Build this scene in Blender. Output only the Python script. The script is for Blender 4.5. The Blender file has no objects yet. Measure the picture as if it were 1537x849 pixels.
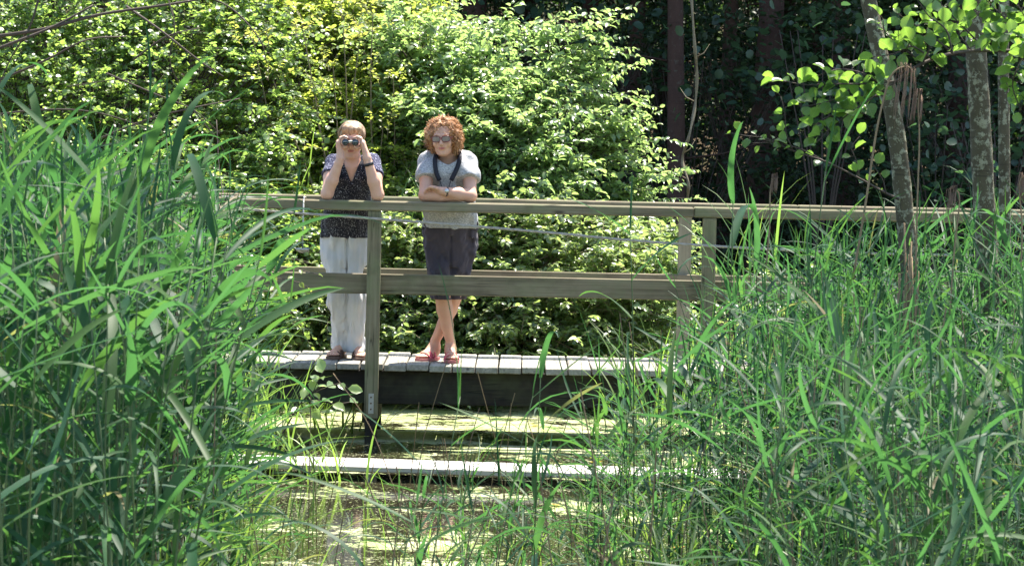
import bpy, math, random
import numpy as np
from mathutils import Vector, Matrix, Euler, Quaternion

# ------------------------------------------------------------------ camera, world, sun, exposure
S = bpy.context.scene
COL = S.collection
rng = np.random.default_rng(7)
random.seed(7)
F_PX = 5060.0; CAM = np.array([0.0, -22.5, 2.04])
PITCH = math.atan(214.5/F_PX); ROLL = math.radians(1.2)
_f = np.array([0, math.cos(PITCH), -math.sin(PITCH)]); _u0 = np.array([0, math.sin(PITCH), math.cos(PITCH)]); _r0 = np.array([1.0, 0, 0])
_r = math.cos(ROLL)*_r0+math.sin(ROLL)*_u0; _u = -math.sin(ROLL)*_r0+math.cos(ROLL)*_u0
cam = bpy.data.cameras.new('camera'); cam.sensor_width = 36; cam.lens = 36*F_PX/1537; cam.clip_end = 2000
cam.dof.use_dof = True; cam.dof.focus_distance = 22.6; cam.dof.aperture_fstop = 18.0
co = bpy.data.objects.new('camera', cam); COL.objects.link(co); S.camera = co
co.matrix_world = Matrix(((_r[0], _u[0], -_f[0], CAM[0]), (_r[1], _u[1], -_f[1], CAM[1]), (_r[2], _u[2], -_f[2], CAM[2]), (0, 0, 0, 1)))

def P(px, py, y):
    """point of the place at world depth y that the photo shows near pixel (px, py)"""
    d = _f+_r*((px-768.5)/F_PX)-_u*((py-424.5)/F_PX)
    return CAM+d*((y-CAM[1])/d[1])

SUN_EL = 68.0; SUN_AZ = 32.0      # degrees; azimuth clockwise from +Y
w = bpy.data.worlds.new("World"); S.world = w; w.use_nodes = True
bg = w.node_tree.nodes['Background']; bg.inputs[1].default_value = 0.12
sky = w.node_tree.nodes.new('ShaderNodeTexSky'); sky.sky_type = 'NISHITA'; sky.sun_disc = False
sky.sun_elevation = math.radians(SUN_EL); sky.sun_rotation = math.radians(SUN_AZ)
w.node_tree.links.new(sky.outputs[0], bg.inputs[0])
sl = bpy.data.lights.new('sun', 'SUN'); sl.energy = 5.0; sl.angle = math.radians(0.55); sl.color = (1, 0.93, 0.82)
so = bpy.data.objects.new('sun', sl); COL.objects.link(so)
_sd = Vector((math.sin(math.radians(SUN_AZ))*math.cos(math.radians(SUN_EL)), math.cos(math.radians(SUN_AZ))*math.cos(math.radians(SUN_EL)), math.sin(math.radians(SUN_EL))))
so.rotation_euler = _sd.to_track_quat('Z', 'Y').to_euler(); so.location = (6, 10, 30)
S.view_settings.view_transform = 'Standard'; S.view_settings.look = 'None'; S.view_settings.gamma = 1; S.view_settings.exposure = 1.9
S.render.engine = 'CYCLES'
try:
    S.cycles.use_denoising = True; S.cycles.max_bounces = 10; S.cycles.transparent_max_bounces = 8
    S.cycles.sample_clamp_indirect = 6; S.cycles.sample_clamp_direct = 0
    S.cycles.caustics_reflective = False; S.cycles.caustics_refractive = False
except Exception: pass

# ------------------------------------------------------------------ object helpers
def link(name, me, parent=None, mat=None, loc=None):
    o = bpy.data.objects.new(name, me); COL.objects.link(o)
    if parent is not None: o.parent = parent
    if mat is not None and me is not None:
        if not me.materials: me.materials.append(mat)
    if loc is not None: o.location = loc
    return o
def empty(name, loc, rz=0.0):
    o = bpy.data.objects.new(name, None); COL.objects.link(o); o.location = loc; o.rotation_euler = (0, 0, rz)
    o.empty_display_size = .1
    return o
def tag(o, label=None, cat=None, group=None, kind=None):
    if label: o['label'] = label
    if cat: o['category'] = cat
    if group: o['group'] = group
    if kind: o['kind'] = kind
    return o
def mesh(name, V, Fs, smooth=False, tint=None, mat=None, uv=None):
    """V (N,3); Fs list of int arrays, each (M,k)"""
    V = np.asarray(V, np.float32); me = bpy.data.meshes.new(name)
    Fs = [np.asarray(f, np.int32) for f in (Fs if isinstance(Fs, (list, tuple)) else [Fs]) if len(f)]
    me.vertices.add(len(V)); me.vertices.foreach_set('co', V.ravel())
    nl = sum(f.size for f in Fs); npoly = sum(len(f) for f in Fs)
    me.loops.add(nl); me.loops.foreach_set('vertex_index', np.concatenate([f.ravel() for f in Fs]))
    me.polygons.add(npoly)
    tot = np.concatenate([np.full(len(f), f.shape[1], np.int32) for f in Fs])
    st = np.concatenate([[0], np.cumsum(tot)[:-1]]).astype(np.int32)
    me.polygons.foreach_set('loop_start', st)
    me.polygons.foreach_set('use_smooth', np.full(npoly, smooth, bool))
    if tint is not None:
        a = me.attributes.new('tint', 'FLOAT', 'POINT'); a.data.foreach_set('value', np.asarray(tint, np.float32))
    me.update(calc_edges=True)
    if mat: me.materials.append(mat)
    return me
def nrm(v):
    v = np.asarray(v, float); return v/np.maximum(np.linalg.norm(v, axis=-1, keepdims=True), 1e-9)

def box_arrays(x0, x1, y0, y1, z0, z1, bev=0.004):
    """bevelled box: 24 verts"""
    b = min(bev, (x1-x0)/3, (y1-y0)/3, (z1-z0)/3)
    V = []; 
    idx = {}
    for sx in (0, 1):
        for sy in (0, 1):
            for sz in (0, 1):
                X = (x0, x1)[sx]; Y = (y0, y1)[sy]; Z = (z0, z1)[sz]
                ix = b if sx == 0 else -b; iy = b if sy == 0 else -b; iz = b if sz == 0 else -b
                idx[(sx, sy, sz, 0)] = len(V); V.append((X, Y+iy, Z+iz))
                idx[(sx, sy, sz, 1)] = len(V); V.append((X+ix, Y, Z+iz))
                idx[(sx, sy, sz, 2)] = len(V); V.append((X+ix, Y+iy, Z))
    Q = []; T = []
    def cor(a, s, i, j):
        k = [0, 0, 0]; k[a] = s; o = [q for q in (0, 1, 2) if q != a]; k[o[0]] = i; k[o[1]] = j; return tuple(k)
    for a in range(3):
        for s in (0, 1):
            q = [idx[cor(a, s, i, j)+(a,)] for i, j in ((0, 0), (1, 0), (1, 1), (0, 1))]
            flip = (s == 0) != (a == 1)
            Q.append(q[::-1] if flip else q)
    for a in range(3):
        o = [q for q in (0, 1, 2) if q != a]
        for i in (0, 1):
            for j in (0, 1):
                k0 = [0, 0, 0]; k0[o[0]] = i; k0[o[1]] = j; k1 = list(k0); k1[a] = 1; k0 = tuple(k0); k1 = tuple(k1)
                Q.append([idx[k0+(o[0],)], idx[k0+(o[1],)], idx[k1+(o[1],)], idx[k1+(o[0],)]])
    for k in [(a, b_, c) for a in (0, 1) for b_ in (0, 1) for c in (0, 1)]:
        T.append([idx[k+(0,)], idx[k+(1,)], idx[k+(2,)]])
    return np.array(V, float), np.array(Q), np.array(T)
def box(name, x0, x1, y0, y1, z0, z1, mat, parent=None, bev=0.004, origin=None, jit=0.0):
    """a box built about its own centre so that wood grain differs piece by piece"""
    c = np.array([(x0+x1)/2, (y0+y1)/2, (z0+z1)/2]) if origin is None else np.array(origin)
    V, Q, T = box_arrays(x0-c[0], x1-c[0], y0-c[1], y1-c[1], z0-c[2], z1-c[2], bev)
    o = link(name, mesh(name, V, [Q, T], mat=mat), parent); o.location = c
    if parent is not None: o.location = Vector(c)-parent.location
    return o

def tube_arrays(pts, rad, n=6, cap=True):
    pts = np.asarray(pts, float); m = len(pts); rad = np.broadcast_to(np.asarray(rad, float), (m,))
    t = nrm(np.gradient(pts, axis=0)); up = np.array([0, 0, 1.0]) if abs(t[0, 2]) < .9 else np.array([1.0, 0, 0])
    a = nrm(np.cross(t[0], up)); A = []
    for i in range(m):
        a = nrm(a-t[i]*np.dot(a, t[i])); A.append(a)
    A = np.array(A); B = np.cross(t, A); th = np.arange(n)*2*math.pi/n
    V = pts[:, None]+rad[:, None, None]*(A[:, None]*np.cos(th)[None, :, None]+B[:, None]*np.sin(th)[None, :, None])
    V = V.reshape(-1, 3); i = np.arange(m-1)[:, None]*n; j = np.arange(n)[None]; k = (j+1) % n
    Q = np.stack([i+j, i+k, i+n+k, i+n+j], -1).reshape(-1, 4)
    T = np.zeros((0, 3), int)
    if cap:
        V = np.vstack([V, pts[0], pts[-1]]); c0 = m*n; j = np.arange(n); k = (j+1) % n
        T = np.vstack([np.stack([np.full(n, c0), k, j], -1), np.stack([np.full(n, c0+1), (m-1)*n+j, (m-1)*n+k], -1)])
    return V, Q, T
class Bag:
    """collects arrays and builds one mesh"""
    def __init__(s): s.V = []; s.Q = []; s.T = []; s.t = []; s.n = 0
    def add(s, V, Q=None, T=None, tint=0.5):
        V = np.asarray(V, float)
        if Q is not None and len(Q): s.Q.append(np.asarray(Q)+s.n)
        if T is not None and len(T): s.T.append(np.asarray(T)+s.n)
        s.V.append(V); s.t.append(np.broadcast_to(np.asarray(tint, float), (len(V),))); s.n += len(V)
    def tube(s, pts, rad, n=6, tint=0.5, cap=True): s.add(*tube_arrays(pts, rad, n, cap), tint=tint)
    def box(s, *a, bev=0.003, tint=0.5): s.add(*box_arrays(*a, bev), tint=tint)
    def mesh(s, name, mat=None, smooth=True, off=(0, 0, 0)):
        if not s.V: s.add(np.zeros((3, 3)), None, np.array([[0, 1, 2]]))
        return mesh(name, np.vstack(s.V)-np.asarray(off), [np.vstack(x) for x in (s.Q, s.T) if x], smooth, np.concatenate(s.t), mat)
def curve_pts(ctrl, n=24):
    """Catmull-Rom through control points"""
    c = np.asarray(ctrl, float); c = np.vstack([2*c[0]-c[1], c, 2*c[-1]-c[-2]]); out = []
    seg = len(c)-3; per = max(2, n//seg)
    for i in range(seg):
        p0, p1, p2, p3 = c[i:i+4]
        for t in np.linspace(0, 1, per, endpoint=(i == seg-1)):
            out.append(.5*((2*p1)+(-p0+p2)*t+(2*p0-5*p1+4*p2-p3)*t*t+(-p0+3*p1-3*p2+p3)*t**3))
    return np.array(out)

# ------------------------------------------------------------------ value noise
def vnoise(p, seed=0):
    p = np.asarray(p, float); i = np.floor(p).astype(np.int64); f = p-i; f = f*f*(3-2*f)
    def h(a, b, c):
        n = (a*374761393+b*668265263+c*2147483647+seed*1442695041) & 0xffffffff
        n = ((n ^ (n >> 13))*1274126177) & 0xffffffff
        return ((n ^ (n >> 16)) & 0xffff)/65535.0
    r = 0
    for dx in (0, 1):
        for dy in (0, 1):
            for dz in (0, 1):
                wgt = (f[..., 0] if dx else 1-f[..., 0])*(f[..., 1] if dy else 1-f[..., 1])*(f[..., 2] if dz else 1-f[..., 2])
                r = r+wgt*h(i[..., 0]+dx, i[..., 1]+dy, i[..., 2]+dz)
    return r

# ------------------------------------------------------------------ materials
class NT:
    def __init__(s, name):
        s.m = bpy.data.materials.new(name); s.m.use_nodes = True; s.t = s.m.node_tree
        s.b = s.t.nodes['Principled BSDF']; s.out = s.t.nodes['Material Output']
    def n(s, ty, ins=None, **kw):
        x = s.t.nodes.new(ty)
        for k, v in kw.items(): setattr(x, k, v)
        for k, v in (ins or {}).items(): s.set(x.inputs[k], v)
        return x
    def set(s, sock, v):
        if isinstance(v, bpy.types.NodeSocket): s.t.links.new(v, sock)
        else:
            if isinstance(v, (tuple, list)) and sock.type == 'RGBA' and len(v) == 3: v = (*v, 1)
            sock.default_value = v
    def math(s, op, a, b=0.0, c=None):
        x = s.n('ShaderNodeMath', operation=op); s.set(x.inputs[0], a); s.set(x.inputs[1], b)
        if c is not None: s.set(x.inputs[2], c)
        return x.outputs[0]
    def ramp(s, fac, stops, interp='LINEAR'):
        x = s.n('ShaderNodeValToRGB'); s.set(x.inputs[0], fac); r = x.color_ramp; r.interpolation = interp
        while len(r.elements) < len(stops): r.elements.new(0.5)
        for e, (p, c) in zip(r.elements, stops):
            e.position = p; e.color = (*c, 1) if isinstance(c, (tuple, list)) else (c, c, c, 1)
        return x.outputs[0]
    def mix(s, fac, a, b, mode='MIX'):
        x = s.n('ShaderNodeMix', data_type='RGBA', blend_type=mode)
        s.set(x.inputs[0], fac); s.set(x.inputs[6], a); s.set(x.inputs[7], b); return x.outputs[2]
    def noise(s, vec, scale, detail=3, rough=.55, out=0):
        x = s.n('ShaderNodeTexNoise', {'Scale': scale, 'Detail': detail, 'Roughness': rough})
        if vec is not None: s.set(x.inputs['Vector'], vec)
        return x.outputs[out]
    def mapping(s, vec, scale=(1, 1, 1), loc=(0, 0, 0), rot=(0, 0, 0)):
        x = s.n('ShaderNodeMapping'); s.set(x.inputs[0], vec); x.inputs[3].default_value = scale
        s.set(x.inputs[1], loc); x.inputs[2].default_value = rot; return x.outputs[0]
    def obj(s): return s.n('ShaderNodeTexCoord').outputs['Object']
    def rnd(s): return s.n('ShaderNodeObjectInfo').outputs['Random']
    def bump(s, h, strength=.3, dist=.01):
        x = s.n('ShaderNodeBump', {'Strength': strength, 'Distance': dist, 'Height': h}); s.set(s.b.inputs['Normal'], x.outputs[0]); return x.outputs[0]
    def P(s, **kw):
        for k, v in kw.items(): s.set(s.b.inputs[k.replace('_', ' ')], v)
        return s

def leaf_mat(name, cols, trans, rough=.38, tfac=.45, spec=.5, yellow=0.0, var=.35, ycol=(.16, .13, .02), under_mix=.25, veins=False):
    """cols: ramp of base colours along the per-leaf tint; trans: colour of light that comes through"""
    t = NT(name)
    a = t.n('ShaderNodeAttribute', attribute_name='tint').outputs['Fac']
    f = t.math('FRACT', t.math('ADD', a, t.rnd()))
    st = [(i/(len(cols)-1), c) for i, c in enumerate(cols)]
    base = t.ramp(f, st)
    if yellow:
        y = t.math('GREATER_THAN', t.math('FRACT', t.math('MULTIPLY', f, 37.7)), 1-yellow)
        base = t.mix(y, base, ycol)
    geo = t.n('ShaderNodeNewGeometry')
    nz = t.noise(geo.outputs['Position'], 22, 2)
    base = t.mix(t.math('MULTIPLY', nz, var), base, (.03, .055, .02))
    if veins:      # side veins run obliquely from the midrib (leaf's own coordinates)
        sx = t.n('ShaderNodeSeparateXYZ', {0: t.obj()}); ax = t.math('ABSOLUTE', sx.outputs[0])
        wv = t.math('FRACT', t.math('MULTIPLY', t.math('SUBTRACT', sx.outputs[1], t.math('MULTIPLY', ax, .75)), 8.0))
        vn = t.math('MAXIMUM', t.ramp(wv, [(.0, 1), (.16, 0), (.9, 0), (1, 1)]), t.ramp(ax, [(.012, 1), (.03, 0)]))
        base = t.mix(t.math('MULTIPLY', vn, .42), base, (.16, .20, .07))
        base = t.mix(t.math('MULTIPLY', t.ramp(t.noise(t.obj(), 5, 3), [(.6, 0), (.68, 1)]), .3), base, (.12, .10, .03))
    under = t.mix(geo.outputs['Backfacing'], base, t.mix(under_mix, base, (.12, .17, .11)))
    t.P(Base_Color=under, Roughness=rough, Specular_IOR_Level=spec)
    tc = t.mix(.5, t.mix(1.0, base, (3.2, 3.2, 2.0), 'MULTIPLY'), trans)
    tr = t.n('ShaderNodeBsdfTranslucent'); t.set(tr.inputs[0], tc)
    mx = t.n('ShaderNodeMixShader'); mx.inputs[0].default_value = tfac
    t.t.links.new(t.b.outputs[0], mx.inputs[1]); t.t.links.new(tr.outputs[0], mx.inputs[2]); t.t.links.new(mx.outputs[0], t.out.inputs[0])
    return t.m
def wood_mat(name, dark, mid, light, axis=0, green=.3, rough=.8, grain=1.0):
    t = NT(name); off = t.n('ShaderNodeCombineXYZ', {0: t.math('MULTIPLY', t.rnd(), 37.0), 1: t.math('MULTIPLY', t.rnd(), 91.0), 2: t.math('MULTIPLY', t.rnd(), 53.0)}).outputs[0]
    v = t.n('ShaderNodeVectorMath', operation='ADD'); t.set(v.inputs[0], t.obj()); t.set(v.inputs[1], off); v = v.outputs[0]
    sc = [55.0]*3; sc[axis] = 1.6
    g = t.noise(t.mapping(v, tuple(sc)), 1.0, 5, .6)
    sc2 = [14.0]*3; sc2[axis] = .9
    g2 = t.noise(t.mapping(v, tuple(sc2)), 1.0, 3)
    c = t.ramp(t.math('ADD', t.math('MULTIPLY', g, .6), t.math('MULTIPLY', g2, .4)), [(.28, dark), (.5, mid), (.72, light)])
    st = t.noise(v, 3.2, 4, .65)
    c = t.mix(t.math('MULTIPLY', t.ramp(st, [(.42, 0), (.66, 1)]), green), c, (.13, .17, .07))
    c = t.mix(t.math('MULTIPLY', t.ramp(t.noise(v, 7.0, 4), [(.52, 0), (.75, 1)]), .45), c, dark)
    # knots and long drying cracks
    sk = [9.0]*3; sk[axis] = 2.4
    vo = t.n('ShaderNodeTexVoronoi', {'Scale': 1.0}); t.set(vo.inputs['Vector'], t.mapping(v, tuple(sk)))
    c = t.mix(t.ramp(vo.outputs['Distance'], [(.05, .8), (.13, 0)]), c, tuple(x*.4 for x in dark))
    sc3 = [26.0]*3; sc3[axis] = .7
    cr = t.ramp(t.noise(t.mapping(v, tuple(sc3)), 1.0, 2, .4), [(.485, 0), (.5, 1), (.515, 0)])
    cm = t.math('MULTIPLY', cr, t.ramp(t.noise(v, 2.2, 1), [(.5, 0), (.6, 1)]))
    c = t.mix(t.math('MULTIPLY', cm, .8), c, tuple(x*.3 for x in dark))
    t.P(Base_Color=c, Roughness=rough, Specular_IOR_Level=.3)
    t.bump(t.math('SUBTRACT', t.math('ADD', g, t.math('MULTIPLY', g2, .6)), cm), .5*grain, .006)
    return t.m

M = {}
M['wood'] = wood_mat('weathered_wood', (.07, .053, .032), (.17, .14, .088), (.28, .235, .155), 0, .45)
M['wood_post'] = wood_mat('weathered_post', (.075, .062, .036), (.18, .152, .092), (.28, .24, .155), 2, .55)
M['wood_pale'] = wood_mat('pale_post', (.15, .125, .08), (.27, .235, .16), (.36, .32, .23), 2, .15)
M['deck'] = wood_mat('deck_wood', (.11, .10, .085), (.25, .235, .20), (.38, .36, .32), 1, .15)
M['beam'] = wood_mat('dark_beam', (.006, .005, .004), (.016, .012, .009), (.03, .024, .018), 0, .2)  # near-black brown wood for beams, post feet, piles and stakes
M['lowplank'] = wood_mat('bleached_plank', (.36, .33, .3), (.52, .49, .45), (.66, .63, .6), 0, .05)
def simple(name, col, rough=.6, spec=.5, metal=0, nz=None):
    t = NT(name)
    c = col
    if nz:
        c = t.mix(t.noise(t.obj(), nz[0], 4), tuple(x*(1-nz[1]) for x in col), tuple(min(1, x*(1+nz[1])) for x in col))
    t.P(Base_Color=c, Roughness=rough, Specular_IOR_Level=spec, Metallic=metal); return t.m
M['rope'] = simple('rope_grey', (.33, .30, .25), .9, .2, nz=(60, .35))
M['metal'] = simple('galvanised', (.36, .36, .34), .45, .5, .7, nz=(40, .3))
M['bolt'] = simple('rusty_bolt', (.12, .08, .05), .6, .4, .5)
M['leaf_dog'] = leaf_mat('leaf_dogwood', [(.08, .14, .055), (.115, .175, .07), (.14, .195, .075), (.095, .165, .07)], (.42, .60, .20), .30, .48, spec=.8, var=.1)
M['leaf_yel'] = leaf_mat('leaf_fresh', [(.11, .17, .04), (.15, .21, .045), (.18, .22, .05), (.12, .18, .045)], (.58, .68, .11), .4, .5, var=.15)
M['leaf_alder'] = leaf_mat('leaf_alder', [(.035, .085, .03), (.05, .11, .03), (.07, .13, .03)], (.30, .52, .05), .34, .52)
M['leaf_left'] = leaf_mat('leaf_round', [(.06, .115, .04), (.085, .15, .05), (.12, .18, .045), (.065, .13, .055)], (.45, .62, .11), .34, .48, spec=.7, var=.2)
M['leaf_alder_big'] = leaf_mat('leaf_alder_veined', [(.035, .085, .03), (.05, .11, .03), (.07, .13, .03)], (.30, .52, .05), .34, .52, veins=True)
M['leaf_bram'] = leaf_mat('leaf_bramble', [(.08, .13, .05), (.12, .17, .07), (.14, .19, .08)], (.46, .60, .16), .32, .42, spec=.8, var=.15)
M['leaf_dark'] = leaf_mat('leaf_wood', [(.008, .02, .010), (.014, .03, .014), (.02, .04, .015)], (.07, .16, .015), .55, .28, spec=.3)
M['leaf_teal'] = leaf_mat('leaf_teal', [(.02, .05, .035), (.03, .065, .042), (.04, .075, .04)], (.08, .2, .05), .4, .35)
M['reed'] = leaf_mat('reed_leaf', [(.014, .052, .028), (.022, .068, .034), (.028, .076, .046), (.05, .10, .025), (.014, .052, .030)], (.070, .215, .035), .5, .40, var=.35, spec=.14, yellow=.014, ycol=(.17, .135, .075), under_mix=.08)
M['sedge'] = leaf_mat('sedge_leaf', [(.06, .12, .03), (.09, .15, .03), (.05, .11, .035)], (.28, .45, .06), .45, .45)
M['stem_green'] = simple('stem_green', (.07, .11, .035), .5, .4, nz=(9, .5))
M['stem_dead'] = simple('stem_dead', (.24, .17, .10), .8, .2, nz=(30, .4))
M['plume'] = simple('reed_plume', (.22, .15, .11), .9, .1, nz=(50, .4))
M['twig'] = simple('twig_bark', (.06, .045, .035), .8, .3, nz=(25, .4))
M['twig_pale'] = simple('twig_pale', (.17, .14, .09), .8, .3, nz=(25, .4))
def bark_mat(name, dark, mid, pale, amt):
    t = NT(name); v = t.obj()
    c = t.mix(t.noise(t.mapping(v, (1, 1, .35)), 18, 5, .65), dark, mid)
    lich = t.ramp(t.noise(t.mapping(v, (1, 1, .9)), 24, 4, .7), [(.6-amt*.25, 0), (.66-amt*.25, 1)])
    lich2 = t.ramp(t.noise(t.mapping(v, (1, 1, 1.6)), 31, 3), [(.5, 0), (.6, 1)])
    c = t.mix(t.math('MULTIPLY', lich, .9), c, pale)
    c = t.mix(t.math('MULTIPLY', lich2, .35), c, tuple(x*.8 for x in mid))
    band = t.ramp(t.noise(t.mapping(v, (2, 2, 30)), 2.2, 2), [(.6, 0), (.67, 1)])
    c = t.mix(t.math('MULTIPLY', band, .6), c, dark)
    t.P(Base_Color=c, Roughness=.85, Specular_IOR_Level=.2)
    t.bump(t.math('ADD', t.noise(t.mapping(v, (1, 1, .4)), 26, 5), t.math('MULTIPLY', lich, .5)), .6, .01)
    return t.m
M['bark_alder'] = bark_mat('alder_bark', (.045, .036, .022), (.13, .11, .07), (.30, .29, .20), .35)
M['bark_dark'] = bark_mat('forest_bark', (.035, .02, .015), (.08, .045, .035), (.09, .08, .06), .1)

# ------------------------------------------------------------------ ground, water
def ground_z(x, y):
    z = -0.35+0*x
    z = z+np.clip((y-2.9)/1.4, 0, 1)*(.55+.12*vnoise(np.stack([x*.6, y*.6, 0*x], -1), 3))       # bank behind the bridge
    z = z+np.clip((y-24)/40, 0, 1)**1.2*16
    side = np.clip((np.abs(x-.4)-9)/5, 0, 1); z = np.maximum(z, -0.35+side*.6)
    z = z+np.clip((-14-y)/5, 0, 1)*.55
    return z+.06*vnoise(np.stack([x*1.7, y*1.7, 0*x], -1), 5)
def build_ground():
    xs = np.unique(np.concatenate([np.linspace(-400, -40, 10), np.linspace(-40, 40, 120), np.linspace(40, 400, 10)]))
    ys = np.unique(np.concatenate([np.linspace(-200, -30, 8), np.linspace(-30, 70, 150), np.linspace(70, 700, 14)]))
    X, Y = np.meshgrid(xs, ys, indexing='ij'); Z = ground_z(X, Y); n, m = X.shape
    V = np.stack([X, Y, Z], -1).reshape(-1, 3); i = np.arange(n-1)[:, None]*m; j = np.arange(m-1)[None]
    Q = np.stack([i+j, i+m+j, i+m+j+1, i+j+1], -1).reshape(-1, 4)
    t = NT('leaf_litter'); v = t.obj()
    c = t.mix(t.noise(v, 3, 6, .7), (.03, .022, .013), (.085, .06, .035))
    c = t.mix(t.ramp(t.noise(v, 1.1, 4), [(.45, 0), (.6, 1)]), c, (.03, .05, .015))
    t.P(Base_Color=c, Roughness=.95, Specular_IOR_Level=.15); t.bump(t.noise(v, 20, 5, .7), .8, .03)
    o = link('ground', mesh('ground', V, [Q], True, mat=t.m)); tag(o, kind='structure')
build_ground()
def build_water():
    t = NT('pond_water'); v = t.obj()
    rip = t.noise(t.mapping(v, (1, 2.2, 1)), 9.0, 3, .5)
    t.P(Base_Color=(.022, .02, .012), Roughness=.03, IOR=1.33, Specular_IOR_Level=.6)
    t.bump(rip, .10, .006)
    # duckweed and pollen scum: flat rafts of tiny leaves; their pale spread also paints the water's sparkle
    vd = v
    big = t.noise(t.mapping(vd, (1.0, .9, 1)), 1.15, 5, .62)
    fine = t.noise(vd, 14, 4, .75)
    speck = t.noise(vd, 75, 2, .5)
    y = t.n('ShaderNodeSeparateXYZ', {0: v}).outputs[1]
    near = t.math('MULTIPLY', t.ramp(t.math('MULTIPLY_ADD', y, .1, .6), [(.25, .015), (.40, .035), (.56, .04), (.64, .11)]), 1.0)
    cov = t.math('ADD', t.math('ADD', t.math('MULTIPLY', big, .75), t.math('MULTIPLY', fine, .35)), near)
    mask = t.ramp(cov, [(.61, 0), (.645, 1)])
    mask = t.math('MULTIPLY', mask, t.ramp(speck, [(.30, .0), (.42, 1)]))
    lone = t.ramp(t.noise(vd, 46, 1, .5), [(.66, 0), (.69, 1)])
    mask = t.math('MAXIMUM', mask, lone)
    dw = NT  # (names only)
    p2 = t.n('ShaderNodeBsdfPrincipled')
    cc = t.mix(t.noise(vd, 55, 2), (.15, .22, .06), (.36, .41, .14)); cc = t.mix(t.ramp(t.noise(vd, 2.6, 3), [(.4, 0), (.62, 1)]), cc, (.40, .41, .24))
    t.set(p2.inputs['Base Color'], cc); p2.inputs['Roughness'].default_value = .42; p2.inputs['Specular IOR Level'].default_value = .5
    b = t.n('ShaderNodeBump', {'Strength': .7, 'Distance': .01, 'Height': speck}); t.set(p2.inputs['Normal'], b.outputs[0])
    mx = t.n('ShaderNodeMixShader'); t.set(mx.inputs[0], mask)
    t.t.links.new(t.b.outputs[0], mx.inputs[1]); t.t.links.new(p2.outputs[0], mx.inputs[2]); t.t.links.new(mx.outputs[0], t.out.inputs[0])
    V = [(-16, -40, 0), (16, -40, 0), (16, 6, 0), (-16, 6, 0)]
    o = link('water', mesh('water', V, [np.array([[0, 1, 2, 3]])], mat=t.m)); tag(o, kind='structure')
build_water()

# ------------------------------------------------------------------ the footbridge
Z_RAIL = 1.62; Z_DECK = 0.525; W_DECK = 1.2
def build_bridge():
    br = empty('footbridge', (0, 0, 0))
    tag(br, 'weathered grey wooden footbridge with plank deck and double railings over the pond', 'footbridge')
    x = -6.2; r = random.Random(3); protos = []
    for k in range(6):
        V, Q, T = box_arrays(-.073, .073, -W_DECK/2-.02, W_DECK/2+.02, -.022, .022, .005)
        V = V+np.stack([0*V[:, 0], 0*V[:, 0], .004*np.sin(V[:, 1]*3+k)], -1)
        protos.append(mesh('deck_plank', V, [Q, T], mat=M['deck']))
    while x < 6.8:
        o = link('deck_plank', protos[r.randrange(6)], br)
        o.location = (x+r.uniform(-.002, .002), W_DECK/2+.015+r.uniform(-.012, .012), Z_DECK-.022+r.uniform(-.003, .003)); o.rotation_euler = (0, r.uniform(-.01, .01), r.uniform(-.006, .006))
        x += .155
    for yy, nm in ((.10, 'beam'), (W_DECK-.10, 'beam')):
        for a, b in ((-6.3, -2.1), (-2.096, 2.4), (2.404, 6.9)):
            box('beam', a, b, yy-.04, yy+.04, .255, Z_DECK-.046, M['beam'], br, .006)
    # near side: mid boards, posts, handrail
    px = [P(63, 400, 0)[0], P(561, 430, 0)[0], P(1062, 430, 0)[0], P(1562, 430, 0)[0]]
    px[0] = px[1]-2.25
    segs = [-6.2]+px+[6.9]
    for i in range(len(segs)-1):
        box('mid_rail', segs[i]+.003, segs[i+1]-.003, -.005, .035, .993, 1.128, M['wood'], br, .005)
    for i, xx in enumerate(px):
        box('post', xx-.045, xx+.045, -.092, -.008, .165+.0*i, 1.548, M['wood_post'], br, .006)
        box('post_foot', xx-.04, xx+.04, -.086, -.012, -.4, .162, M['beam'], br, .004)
        pl = box('bracket', xx-.052+.035, xx+.018, -.0955, -.0925, .20, .335, M['metal'], br, .0008)
        for q in (.23, .27, .31):
            b = Bag(); b.tube([(xx, -.0985, q), (xx, -.094, q)], .006, 8); o = link('bolt', b.mesh('bolt', M['bolt'], off=(0, 0, 0)), pl); o.location = -pl.location
    for a, b, j in ((-6.2, -1.83, 0), (-1.827, 1.2, 1), (1.203, 6.9, 2)):
        box('handrail', a, b, -.10, .045, Z_RAIL-.070, Z_RAIL-.004*(j % 2), M['wood'], br, .008)
    # a sheet of metal let into the joint of the handrail
    box('rail_plate', -1.95, -1.55, -.06, .02, Z_RAIL+.001, Z_RAIL+.006, M['metal'], br, .001)
    # far side
    fx = [P(563, 430, W_DECK)[0]-.10, P(1027, 430, W_DECK)[0], P(1027, 430, W_DECK)[0]+2.2, P(563, 430, W_DECK)[0]-2.35]
    for i, xx in enumerate(fx):
        box('post', xx-.045, xx+.045, W_DECK+.032, W_DECK+.12, .1, 1.553, M['wood_pale'] if i == 1 else M['wood_post'], br, .006)
    for a, b in ((-6.2, -2.4), (-2.397, 2.0), (2.003, 6.9)):
        box('handrail', a, b, W_DECK-.02, W_DECK+.125, Z_RAIL-.062, Z_RAIL+.004, M['wood'], br, .008)
        box('mid_rail', a, b, W_DECK-.01, W_DECK+.03, .995, 1.12, M['wood'], br, .005)
    # trestle legs in the water
    for xx in (px[1]-.02, px[2], px[0]):
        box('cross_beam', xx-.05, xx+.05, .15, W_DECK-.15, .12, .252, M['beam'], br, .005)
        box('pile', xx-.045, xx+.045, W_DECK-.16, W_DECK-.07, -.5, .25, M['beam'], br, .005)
    return br
BRIDGE = build_bridge()
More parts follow.
